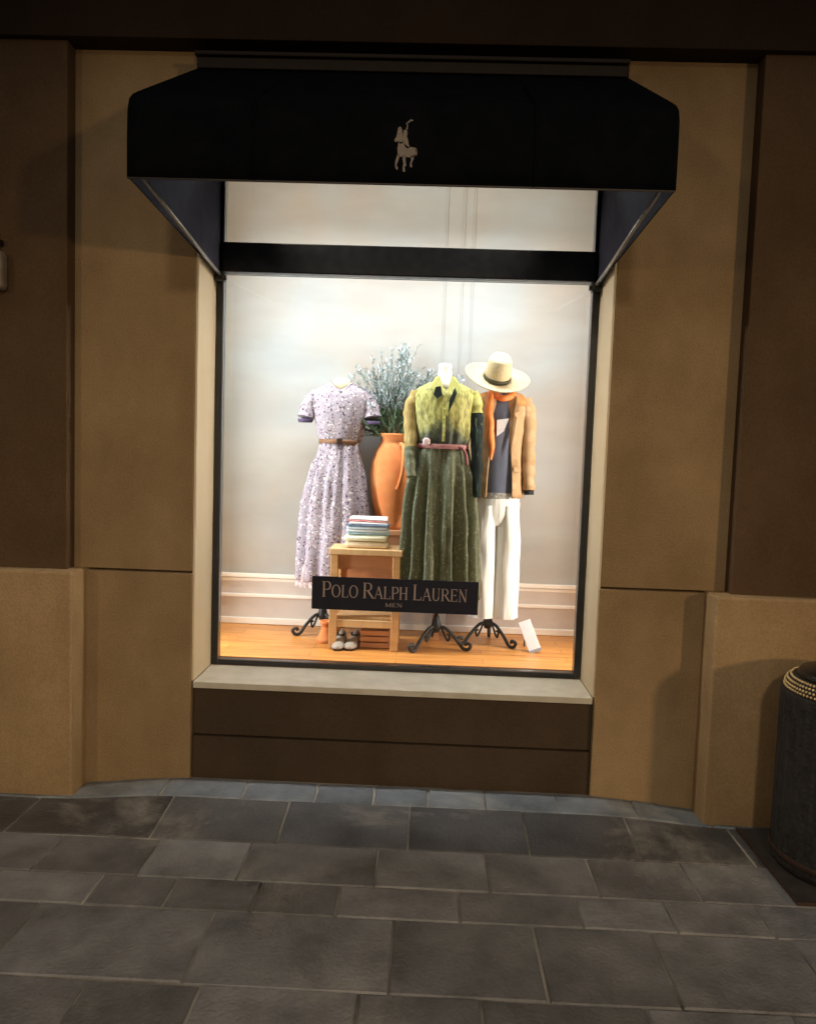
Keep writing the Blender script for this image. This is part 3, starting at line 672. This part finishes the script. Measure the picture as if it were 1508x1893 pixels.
flap(bm, [(.262, Y2-.052, 1.955), (.238, Y2-.063, 1.965), (.215, Y2-.105, 1.870), (.262, Y2-.11, 1.850), (.292, Y2-.095, 1.90)])
obj('collar', bm, olive_l, f2)
bm = bmesh.new()
flap(bm, [(.155, Y2-.118, 1.90), (.182, Y2-.122, 1.905), (.192, Y2-.125, 1.86), (.165, Y2-.126, 1.84), (.145, Y2-.122, 1.86)]); flap(bm, [(.255, Y2-.118, 1.90), (.268, Y2-.12, 1.87), (.240, Y2-.128, 1.80), (.225, Y2-.128, 1.765), (.228, Y2-.126, 1.83)])
obj('neck_scarf', bm, dkg, f2)
bm = bmesh.new(); box(bm, .198, .212, Y2-.1275, Y2-.118, 1.62, 1.86, bev=.002)
for k in range(5): lathe(bm, [(.005, 1.65+k*.045), (.005, 1.659+k*.045)], .205, Y2-.128, 10, cap=(True, True))
obj('placket', bm, olive_l, f2)
stand(f2, .205, .69, 1.55, .155, R(-15))
# ---- form 3: tan blazer, white trousers
Y3 = .86
f3 = empty('dress_form', (.52, Y3, FZ), 'headless form in a tan blazer over a navy top, orange scarf and white trousers', 'dress form', 'dress forms in the shop window')
blz = fabric_print('tan_suede', [(.40, .25, .13), (.45, .30, .17), (.36, .22, .11), (.50, .34, .20)], 18, (.42, .27, .145), rough=.8)
rust = surf('rust_suede', (.45, .19, .06), (.60, .30, .11), 25, .85, bump=.4, bscale=80, bdist=.003)
bm = bmesh.new()
gap0, gap1 = R(-118), R(-62)
secs = [(.525, Y3, z, rx, ry, a, 5, p) for z, rx, ry, a, p in [(1.325, .142, .108, .025, 0), (1.42, .138, .104, .02, .1), (1.53, .128, .098, .012, .2), (1.60, .124, .096, .01, .3), (1.68, .132, .104, .01, .3), (1.76, .142, .108, .006, .3), (1.82, .150, .10, 0, 0), (1.865, .145, .086, 0, 0), (1.895, .115, .066, 0, 0), (1.912, .062, .05, 0, 0)]]
loft(bm, secs, seg=120, a0=gap1, a1=gap0+2*PI, wob=.02, dens=.03)
crumple(bm, .525, Y3, .007, 22, 6)
bz = obj('blazer', bm, blz, f3, smooth=True); solidify(bz, .006)
bm = bmesh.new()
for s in (-1, 1):
    flap(bm, [(.525+s*.03, Y3-.070, 1.905), (.525+s*.075, Y3-.085, 1.88), (.525+s*.09, Y3-.108, 1.80), (.525+s*.062, Y3-.112, 1.785), (.525+s*.078, Y3-.115, 1.765), (.525+s*.052, Y3-.108, 1.56)], .005)
obj('lapel', bm, blz, bz)
bm = bmesh.new(); flap(bm, [(.60, Y3-.098, 1.50), (.64, Y3-.080, 1.50), (.642, Y3-.082, 1.47), (.602, Y3-.102, 1.47)]); obj('pocket_flap', bm, blz, bz)
bm = bmesh.new()
loft(bm, [(.525, Y3, z, rx, ry) for z, rx, ry in [(1.835, .154, .100), (1.868, .147, .088), (1.897, .118, .068), (1.914, .066, .053)]], seg=48, a0=gap1, a1=gap0+2*PI)
yk = obj('shoulder_yoke', bm, rust, bz, smooth=True); solidify(yk, .004)
sleeve(f3, [(.645, Y3, 1.868), (.676, Y3-.005, 1.79), (.683, Y3-.015, 1.65), (.688, Y3-.03, 1.50), (.694, Y3-.045, 1.37)], [.042, .044, .040, .036, .032], blz)
sleeve(f3, [(.405, Y3, 1.868), (.376, Y3-.005, 1.79), (.372, Y3+.0, 1.65), (.376, Y3+.01, 1.50), (.376, Y3+.0, 1.37)], [.042, .043, .038, .034, .03], blz)
bm = bmesh.new(); tube(bm, [(.694, Y3-.045, 1.369), (.695, Y3-.046, 1.345)], [.029, .027], 16); obj('cuff', bm, surf('charcoal_lining', (.02, .02, .025), rough=.8, bump=0), f3, smooth=True)
bm = bmesh.new(); loft(bm, [(.525, Y3, z, rx, ry, .01, 7, 0) for z, rx, ry in [(1.34, .120, .088), (1.45, .118, .088), (1.58, .112, .084), (1.68, .120, .092), (1.78, .130, .094), (1.86, .12, .074), (1.90, .06, .05)]], seg=64, wob=.03)
navyt = surf('faded_navy_jersey', (.055, .065, .11), (.16, .17, .22), 5, .9, bump=.3, bscale=60, stretch=(1, 1, .4))
obj('top', bm, navyt, f3, smooth=True)
bm = bmesh.new(); flap(bm, [(.495, Y3-.118, 1.75), (.56, Y3-.118, 1.76), (.535, Y3-.118, 1.69), (.498, Y3-.118, 1.66)], .02); obj('shirt_front', bm, surf('white_cotton', (.72, .70, .70), (.62, .60, .66), 20, .8, bump=.2), f3)
orange = surf('orange_silk', (.80, .17, .03), (.90, .30, .08), 18, .5, bump=.5, bscale=40, bdist=.006)
bm = bmesh.new(); tube(bm, cr([(.47, Y3-.02, 1.91), (.455, Y3-.075, 1.88), (.452, Y3-.118, 1.79), (.460, Y3-.128, 1.70), (.470, Y3-.125, 1.60), (.474, Y3-.122, 1.53)], 6), [.018]*8+[.021]*12+[.024, .022, .020, .018, .016, .014, .013, .012, .010, .008, .004], 12)
for v in bm.verts: v.co.x += .003*math.sin(v.co.z*48)
tube(bm, cr([(.47, Y3-.04, 1.905), (.52, Y3-.085, 1.87), (.575, Y3-.07, 1.885), (.585, Y3-.02, 1.91)], 5), .018, 10)
obj('scarf', bm, orange, f3, smooth=True)
bm = bmesh.new(); loft(bm, [(.525, Y3, 1.318, .122, .09), (.525, Y3, 1.352, .122, .09)], seg=48); obj('belt', bm, surf('woven_grey_belt', (.18, .16, .15), (.42, .40, .37), 80, .7, bump=.5, bscale=200), f3, smooth=True)
white = surf('white_denim', (.74, .75, .74), (.82, .82, .80), 10, .85, bump=.5, bscale=18, bdist=.008, stretch=(3, 3, .5))
bm = bmesh.new()
loft(bm, [(.525, Y3, z, rx, ry, .012, 5, 0) for z, rx, ry in [(1.165, .100, .060), (1.19, .118, .074), (1.23, .128, .086), (1.29, .128, .09), (1.335, .121, .088)]], seg=56)
for s in (-1, 1):
    loft(bm, [(.527+s*cx, Y3, z, rx, ry, a, 4, s) for z, cx, rx, ry, a in [(.645, .066, .074, .084, .05), (.75, .066, .073, .082, .045), (.9, .066, .072, .080, .035), (1.05, .066, .071, .080, .03), (1.15, .064, .068, .084, .02), (1.22, .062, .067, .089, .01), (1.28, .060, .066, .090, .005)]], seg=64, wob=.05, seed=s*4, dens=.03)
crumple(bm, .525, Y3, .007, 24, 5, 3)
obj('trousers', bm, white, f3, smooth=True)
bm = bmesh.new(); lathe(bm, [(.055, 1.86), (.048, 1.93), (.044, 1.99)], .50, Y3, 24, cap=(True, True)); obj('neck_cap', bm, neckm, f3, smooth=True)
stand(f3, .50, Y3-.02, 1.30, .145, R(-38))
# hat
hatm = surf('cream_straw', (.46, .36, .21), (.60, .49, .31), 120, .8, bump=.8, bscale=260, bdist=.002)
hat = empty('straw_hat', (.487, Y3-.085, 1.975), 'wide brimmed cream straw hat with a dark band on top of the right form', 'hat')
bm = bmesh.new(); rings = []
for j, (r_, z_) in enumerate([(.072, .0), (.10, -.002), (.135, -.003), (.165, .006), (.178, .016)]):
    rings.append([bm.verts.new((r_*math.cos(t), r_*.93*math.sin(t), z_+(.010*(r_/.178)**2*math.cos(2*t)))) for t in [2*PI*k/56 for k in range(56)]])
ring_faces(bm, rings)
HM = Matrix.Rotation(R(9), 4, 'Y') @ Matrix.Rotation(R(31), 4, 'X')
def hx(bm): bmesh.ops.transform(bm, matrix=Matrix.Translation(hat.location) @ HM, verts=bm.verts); return bm
o = obj('brim', hx(bm), hatm, hat, smooth=True); solidify(o, .004)
bm = bmesh.new(); rings = []
for r_, z_ in [(.0755, 0), (.0755, .02), (.0735, .05), (.070, .09), (.067, .118), (.060, .128), (.035, .126), (.012, .122)]:
    rings.append([bm.verts.new((r_*math.cos(t)*.94, r_*math.sin(t)*1.08, z_-(.014 if z_ > .1 else 0)*(abs(math.cos(t))**6 if r_ > .03 else 1))) for t in [2*PI*k/48 for k in range(48)]])
ring_faces(bm, rings, cap=(False, True)); obj('crown', hx(bm), hatm, hat, smooth=True)
bm = bmesh.new(); loft(bm, [(0, 0, .001, .0735, .0845), (0, 0, .024, .0728, .0835)], seg=48); o = obj('band', hx(bm), surf('dark_olive_ribbon', (.05, .045, .02), rough=.7, bump=0), hat, smooth=True); solidify(o, .003)
# ------------------------------------------------------------------ stool, urn table, urn, foliage
wood = surf('honey_pine', (.50, .26, .10), (.62, .35, .15), 5, .5, bump=.15, stretch=(1, 1, 7))
woodt = surf('honey_pine_top', (.58, .35, .16), (.70, .45, .23), 5, .45, bump=.15, stretch=(7, 1, 1))
woodd = surf('chestnut_panel', (.34, .13, .05), (.46, .19, .08), 6, .55, bump=.15, stretch=(1, 1, 5))
st = empty('wooden_stool', (-.183, .69, FZ), 'square honey coloured wooden stool carrying the folded shirts', 'stool')
obj('top', B(-.378, .012, .570, .800, 1.003, 1.036, bev=.004), woodt, st)
for x_, y_ in ((-.350, .592), (-.018, .592), (-.350, .778), (-.018, .778)):
    obj('leg', B(x_-.020, x_+.020, y_-.018, y_+.018, FZ, 1.0025, bev=.003), wood, st)
obj('apron', B(-.3295, -.0385, .585, .600, .925, 1.002), woodd, st); obj('apron', B(-.3295, -.0385, .781, .792, .925, 1.002), woodd, st)
bm = bmesh.new(); box(bm, -.3295, -.0385, .580, .602, .612, .652, bev=.003); box(bm, -.3295, -.0385, .768, .790, .612, .652, bev=.003)
for x_ in (-.350, -.018): box(bm, x_-.010, x_+.010, .6105, .7595, .615, .648, bev=.003)
obj('stretcher', bm, woodt, st)
obj('shelf', B(-.3295, -.0385, .603, .767, .655, .668), woodt, st)
obj('back_panel', B(-.3295, -.0385, .772, .780, .670, .924), woodd, st)
ut = empty('side_table', (.02, .94, FZ), 'reddish wooden side table behind the stool holding the terracotta urn', 'table')
redw = surf('reddish_cherry_wood', (.40, .17, .08), (.52, .25, .12), 6, .45, bump=.1, stretch=(1, 1, 6))
obj('top', B(-.19, .235, .855, 1.085, 1.085, 1.115, bev=.004), redw, ut)
for x_, y_ in ((-.165, .877), (.205, .877), (-.165, 1.06), (.205, 1.06)): obj('leg', B(x_-.018, x_+.018, y_-.018, y_+.018, FZ, 1.0845, bev=.003), redw, ut)
obj('apron', B(-.1465, .1865, .870, .884, 1.015, 1.0845), redw, ut)
ur = empty('terracotta_urn', (-.075, .965, 1.1155), 'tall orange terracotta urn with a looped handle holding the silvery branches', 'urn')
terra = surf('weathered_terracotta', (.52, .15, .04), (.62, .26, .10), 7, .8, bump=.35, bscale=50, bdist=.003, c3=(.58, .19, .055))
bm = bmesh.new(); lathe(bm, [(.062, 1.1155), (.070, 1.13), (.088, 1.18), (.112, 1.27), (.126, 1.37), (.128, 1.43), (.120, 1.50), (.100, 1.56), (.078, 1.60), (.070, 1.615), (.074, 1.635), (.086, 1.65), (.088, 1.662), (.074, 1.662), (.066, 1.64), (.062, 1.60), (.09, 1.5)], -.075, .965, 48, cap=(True, False))
obj('body', bm, terra, ur, smooth=True)
bm = bmesh.new()
tube(bm, cr([(-.030, .905, 1.605), (-.012, .868, 1.59), (-.008, .835, 1.53), (-.012, .822, 1.45), (-.028, .838, 1.38), (-.040, .850, 1.35)], 5), .011, 10); obj('handle', bm, terra, ur, smooth=True)
bm = bmesh.new(); lathe(bm, [(.061, 1.598), (.05, 1.60)], -.075, .965, 24, cap=(False, True)); obj('soil', bm, surf('dry_moss', (.06, .06, .03), (.12, .11, .05), 60, .95, bump=.8, bscale=120, bdist=.01), ur)
pl = empty('olive_branches', (-.075, .965, 1.602), 'spray of silvery blue green branches spreading above the terracotta urn', 'plant')
rnd = random.Random(5)
def leafmat():
    m, nt, b = nodes('silver_green_leaf'); N = nt.nodes; L = nt.links
    a = N.new('ShaderNodeAttribute'); a.attribute_name = 'leaf'; L.new(a.outputs['Color'], b.inputs['Base Color']); b.inputs['Roughness'].default_value = .6
    b.inputs['Subsurface Weight'].default_value = 0
    return m
bs = bmesh.new(); bl = bmesh.new(); ll = bl.loops.layers.float_color.new('leaf')
for k in range(150):
    a = rnd.uniform(0, 2*PI); u = rnd.random()
    tx = rnd.uniform(-.36, .30); tz = 2.17-abs(tx+.03)*.55-rnd.random()**1.4*.36; ty = .965+rnd.uniform(-.13, .10)
    if abs(tx+.06) > .17: tz = min(tz, 2.01)
    p0 = Vector((-.075+rnd.uniform(-.045, .045), .965+rnd.uniform(-.04, .04), 1.61)); p3 = Vector((tx, ty, tz))
    p1 = p0.lerp(p3, .33)+Vector((rnd.uniform(-.02, .02), 0, .02)); p2 = p0.lerp(p3, .68)+Vector((rnd.uniform(-.03, .03), rnd.uniform(-.02, .02), rnd.uniform(-.01, .04)))
    path = cr([p0, p1, p2, p3], 6)
    tube(bs, path, [.0028*(1-i/len(path))+.0009 for i in range(len(path))], 5)
    for i in range(8, len(path)*3):
        t = i/3; q = min(int(t), len(path)-2); pt = path[q].lerp(path[q+1], t-q)
        for s in range(2 if rnd.random() < .55 else 1):
            d = (path[q+1]-path[q]).normalized(); side = Vector((rnd.uniform(-1, 1), rnd.uniform(-1, 1), rnd.uniform(-.2, .7))).normalized()
            dr = (d*.7+side).normalized(); ln = rnd.uniform(.014, .034); w = rnd.uniform(.0018, .0038)
            n = dr.cross(Vector((rnd.uniform(-1, 1), rnd.uniform(-1, 1), rnd.uniform(-1, 1)))).normalized()
            f = bl.faces.new([bl.verts.new(x) for x in (pt, pt+dr*ln*.5+n*w, pt+dr*ln, pt+dr*ln*.5-n*w)])
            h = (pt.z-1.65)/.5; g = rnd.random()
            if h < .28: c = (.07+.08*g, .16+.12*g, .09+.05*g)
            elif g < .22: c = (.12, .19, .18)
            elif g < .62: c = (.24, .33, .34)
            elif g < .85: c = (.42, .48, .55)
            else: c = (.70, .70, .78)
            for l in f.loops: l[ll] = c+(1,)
obj('stem', bs, surf('grey_green_stem', (.16, .18, .12), rough=.8, bump=0), pl, smooth=True)
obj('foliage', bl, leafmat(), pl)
# ------------------------------------------------------------------ folded shirts on the stool
def folded(x0, x1, y0, y1, z0, z1, mats, label, lz=None, seed=0, rot=0):
    bm = bmesh.new(); h = (z1-z0)
    layers = len(mats)
    for j in range(layers):
        a = z0+h*j/layers+.0006*j; b = z0+h*(j+1)/layers
        dx = .003*math.sin(seed*3+j*2); dy = .004*math.cos(seed*2+j)
        sub = bmesh.new(); box(sub, x0+dx, x1+dx, y0+dy, y1+dy, a, b, bev=h/layers*.46, seg=3)
        for f in sub.faces: f.material_index = j % len(mats)
        me = bpy.data.meshes.new('t'); sub.to_mesh(me); sub.free(); bm.from_mesh(me); bpy.data.meshes.remove(me)
    for v in bm.verts:
        v.co.z += .006*noise.noise(Vector((v.co.x*14+seed, v.co.y*14, v.co.z*10)))*(1 if v.co.z > z0+.004 else 0)+(.0045 if False else 0)
        v.co.y += .003*noise.noise(Vector((v.co.x*20, seed, v.co.z*30)))
    xm, ym = (x0+x1)/2, (y0+y1)/2
    bmesh.ops.rotate(bm, verts=bm.verts, cent=(xm, ym, 0), matrix=Matrix.Rotation(R(rot), 3, 'Z'))
    o = obj('folded_shirt', bm, mats, smooth=True, auto=50)
    tag(o, label, 'folded shirt', 'folded shirts stacked on the stool')
def cotton(name, a, b): return surf(name, a, b, 40, .9, bump=.4, bscale=50, bdist=.004)
zz = 1.0375
folded(-.300, -.068, .60, .775, zz, zz+.036, [cotton('sand_cotton', (.66, .50, .32), (.74, .60, .42))], 'sand coloured folded shirt at the very bottom of the pile', seed=1, rot=1)
folded(-.304, -.072, .60, .77, zz+.038, zz+.070, [cotton('cream_cotton', (.74, .68, .48), (.80, .75, .58))], 'cream folded shirt, second from the bottom of the pile', seed=2, rot=-1)
folded(-.292, -.066, .602, .77, zz+.072, zz+.100, [cotton('sky_blue_cotton', (.30, .46, .54), (.48, .62, .68)), cotton('white_cotton_b', (.75, .78, .80), (.82, .84, .85))], 'sky blue and white folded shirt in the middle of the pile', seed=3, rot=1.5)
folded(-.288, -.070, .60, .765, zz+.102, zz+.128, [cotton('pale_blue_cotton', (.55, .64, .76), (.68, .75, .83)), cotton('navy_stripe', (.10, .14, .22), (.20, .25, .34))], 'pale blue and navy folded shirt, just below the topmost one', seed=4, rot=-2)
folded(-.282, -.078, .605, .765, zz+.130, zz+.160, [cotton('white_cotton_c', (.78, .76, .76), (.84, .82, .82)), cotton('red_stripe', (.55, .12, .12), (.70, .35, .34)), cotton('white_cotton_d', (.80, .77, .78), (.85, .82, .82))], 'white folded shirt with a red stripe on top of the pile', seed=5, rot=2)
# ------------------------------------------------------------------ small things on the display floor
def shoe(x, y, rot, label, col):
    root = empty('loafer', (x, y, FZ), label, 'shoe', 'loafers under the stool')
    bm = bmesh.new(); secs = []
    rings = []
    for i, (t, w, h) in enumerate([(-.105, .012, .055), (-.098, .026, .062), (-.07, .031, .06), (-.03, .028, .05), (.0, .031, .045), (.04, .038, .036), (.075, .035, .028), (.098, .022, .018), (.106, .006, .012)]):
        rings.append([bm.verts.new((w*math.cos(a), t, .012+h*max(0, math.sin(a)) if math.sin(a) > 0 else .012)) for a in [2*PI*k/20 for k in range(20)]])
    ring_faces(bm, rings, cap=(True, True))
    T = Matrix.Translation((x, y, FZ)) @ Matrix.Rotation(R(rot), 4, 'Z'); bmesh.ops.transform(bm, matrix=T, verts=bm.verts); obj('upper', bm, col, root, smooth=True)
    bm = bmesh.new(); pts = [(.030*s*(1 if abs(t) < .08 else .6), t) for s, ts in ((1, (-.10, -.05, 0, .05, .10)), (-1, (.10, .05, 0, -.05, -.10))) for t in ts]
    a = [bm.verts.new((px, py, .0005)) for px, py in pts]; b = [bm.verts.new((px*1.05, py*1.03, .0115)) for px, py in pts]
    bm.faces.new(a); bm.faces.new(b)
    for i in range(10): bm.faces.new((a[i], a[(i+1) % 10], b[(i+1) % 10], b[i]))
    bmesh.ops.transform(bm, matrix=T, verts=bm.verts); obj('sole', bm, surf('dark_sole', (.03, .02, .02), rough=.6, bump=0), root)
    bm = bmesh.new(); lathe(bm, [(.02, .046), (.022, .060)], 0, 0, 20, cap=(True, False)); bmesh.ops.scale(bm, vec=(1, 2, 1), verts=bm.verts); bmesh.ops.transform(bm, matrix=T @ Matrix.Translation((0, -.05, .006)), verts=bm.verts); obj('opening', bm, surf('dark_insole', (.02, .015, .015), rough=.8, bump=0), root)
cream = surf('cream_leather', (.26, .21, .17), (.36, .30, .24), 20, .5, bump=.1)
shoe(-.315, .64, 178, 'cream loafer under the stool beside its left leg', cream)
shoe(-.245, .65, 172, 'cream loafer under the stool beside the small slatted crate', cream)
cr_ = empty('slatted_crate', (-.125, .68, FZ), 'small reddish slatted wooden crate under the stool', 'crate')
bm = bmesh.new()
for k in range(3): box(bm, -.205, -.045, .625, .632, FZ+.004+.033*k, FZ+.030+.033*k, bev=.002); box(bm, -.205, -.045, .738, .745, FZ+.004+.033*k, FZ+.030+.033*k, bev=.002)
for k in range(3):
    for x_ in (-.205, -.0515): box(bm, x_, x_+.0065, .6325, .7375, FZ+.004+.033*k, FZ+.030+.033*k, bev=.002)
obj('slats', bm, redw, cr_)
for x_ in (-.198, -.062):
    for y_ in (.6325, .7275): obj('post', B(x_, x_+.010, y_, y_+.010, FZ, FZ+.100), woodd, cr_)
obj('base', B(-.1875, -.0625, .643, .727, FZ+.002, FZ+.010), woodd, cr_)
cp = empty('clay_pot', (-.405, .74, FZ), 'small orange clay pot on the boards left of the stool', 'pot')
bm = bmesh.new(); lathe(bm, [(.052, FZ), (.048, FZ+.02), (.030, FZ+.06), (.024, FZ+.085)], -.405, .74, 28, cap=(True, True)); obj('body', bm, terra, cp, smooth=True)
bm = bmesh.new(); lathe(bm, [(.024, FZ+.0855), (.034, FZ+.105), (.036, FZ+.118), (.028, FZ+.118), (.02, FZ+.10)], -.405, .74, 28, cap=(False, True)); obj('rim', bm, terra, cp, smooth=True)
cd = empty('price_card', (.735, .68, FZ), 'white price card block leaning at the feet of the right form', 'card')
T = Matrix.Translation((.752, .68, FZ+.006)) @ Matrix.Rotation(R(-22), 4, 'Y') @ Matrix.Rotation(R(-14), 4, 'X')
bm = bmesh.new(); box(bm, -.034, .034, -.006, .006, 0, .175, bev=.002); bmesh.ops.transform(bm, matrix=T, verts=bm.verts); obj('card', bm, surf('lilac_white_card', (.72, .70, .76), (.78, .76, .80), 30, .6, bump=0), cd)
bm = bmesh.new(); box(bm, -.036, .036, -.012, .010, -.005, .012, bev=.002); bmesh.ops.transform(bm, matrix=T, verts=bm.verts); obj('foot', bm, surf('clear_grey_acrylic', (.3, .3, .32), rough=.2, bump=0), cd)
bm = bmesh.new(); tube(bm, [T @ Vector((0, .008, .15)), (.705, .80, FZ+.004)], .004, 8); obj('strut', bm, ironm, cd)
# ------------------------------------------------------------------ lights
def area(name, loc, sx_, sy_, power, col, rot=(0, 0, 0), spread=180):
    l = bpy.data.lights.new(name, 'AREA'); l.shape = 'RECTANGLE'; l.size = sx_; l.size_y = sy_; l.energy = power; l.color = col; l.spread = R(spread)
    o = bpy.data.objects.new(name, l); C.objects.link(o); o.location = loc; o.rotation_euler = rot; return o
area('display_light', (0, .455, 3.13), 1.65, .05, 25, (.90, .96, 1), spread=140)
area('display_light', (0, .52, 3.20), 1.9, .10, 12, (.90, .96, 1), (R(13), 0, 0), 90)
area('display_light', (0, .70, 3.24), 2.2, .3, 8, (1, .80, .58))
area('side_fill', (-1.27, .43, 1.60), 2.1, .05, 37, (.90, .97, 1), (0, R(-90), 0), 150)  # unseen pair of side strips, added to even out and brighten the display
area('side_fill', (1.27, .43, 1.60), 2.1, .05, 25, (1, .90, .80), (0, R(90), 0), 150)
area('unseen_recess_light', (0, .13, 3.12), 1.6, .04, 1.5, (1, .98, .93), spread=28)
for s_ in (-1, 1): area('unseen_recess_light', (s_*.80, .14, 3.08), .10, .04, 3.8, (1, .90, .74), (0, R(46)*s_, 0), 64)  # unseen tilted pair, added to brighten the opposite reveals
def lamp(loc, power, col, rad, aim):
    # shaded street lamp: a soft downward cone
    l = bpy.data.lights.new('street_light', 'SPOT'); l.energy = power; l.color = col; l.shadow_soft_size = rad; l.spot_size = R(52); l.spot_blend = 1
    o = bpy.data.objects.new('street_light', l); C.objects.link(o); o.location = loc
    o.rotation_euler = (Vector(aim)-Vector(loc)).to_track_quat('-Z', 'Y').to_euler()
lamp((6.2, -7.6, 2.6), 700, (1, .66, .32), .22, (.2, 0, .2))
lamp((-4.6, -8.0, 3.0), 260, (1, .66, .32), .25, (-.3, 0, .3))
lamp((.3, -8.5, 4.6), 500, (1, .80, .56), .25, (0, -.4, .1))
# night sky
w = bpy.data.worlds.new('World'); S.world = w; w.use_nodes = True
nt = w.node_tree; bg = nt.nodes['Background']; sk = nt.nodes.new('ShaderNodeTexSky'); sk.sky_type = 'NISHITA'; sk.sun_disc = False
sk.sun_elevation = R(-3); sk.sun_rotation = R(200); nt.links.new(sk.outputs[0], bg.inputs['Color']); bg.inputs['Strength'].default_value = .05
b2_ = nt.nodes.new('ShaderNodeBackground'); b2_.inputs['Color'].default_value = (.90, .95, 1, 1); b2_.inputs['Strength'].default_value = .085
ad_ = nt.nodes.new('ShaderNodeAddShader'); nt.links.new(bg.outputs[0], ad_.inputs[0]); nt.links.new(b2_.outputs[0], ad_.inputs[1]); nt.links.new(ad_.outputs[0], nt.nodes['World Output'].inputs['Surface'])
# ------------------------------------------------------------------ camera
cam = bpy.data.cameras.new('camera'); co = bpy.data.objects.new('camera', cam); C.objects.link(co); S.camera = co
cam.sensor_fit = 'HORIZONTAL'; cam.sensor_width = 36; cam.lens = 36*1450/1508; cam.clip_end = 300; cam.clip_start = .05
r_ = Vector((.99903089, .02821318, .03378301)); u_ = Vector((-.03576812, .07310462, .99668268)); b_ = Vector((.0256499, -.99692514, .07404291))
co.matrix_world = Matrix(((r_.x, u_.x, b_.x, .13987), (r_.y, u_.y, b_.y, -3.55472), (r_.z, u_.z, b_.z, 1.55), (0, 0, 0, 1)))
S.view_settings.view_transform = 'Standard'; S.view_settings.look = 'None'; S.view_settings.gamma = 1; S.view_settings.exposure = 0
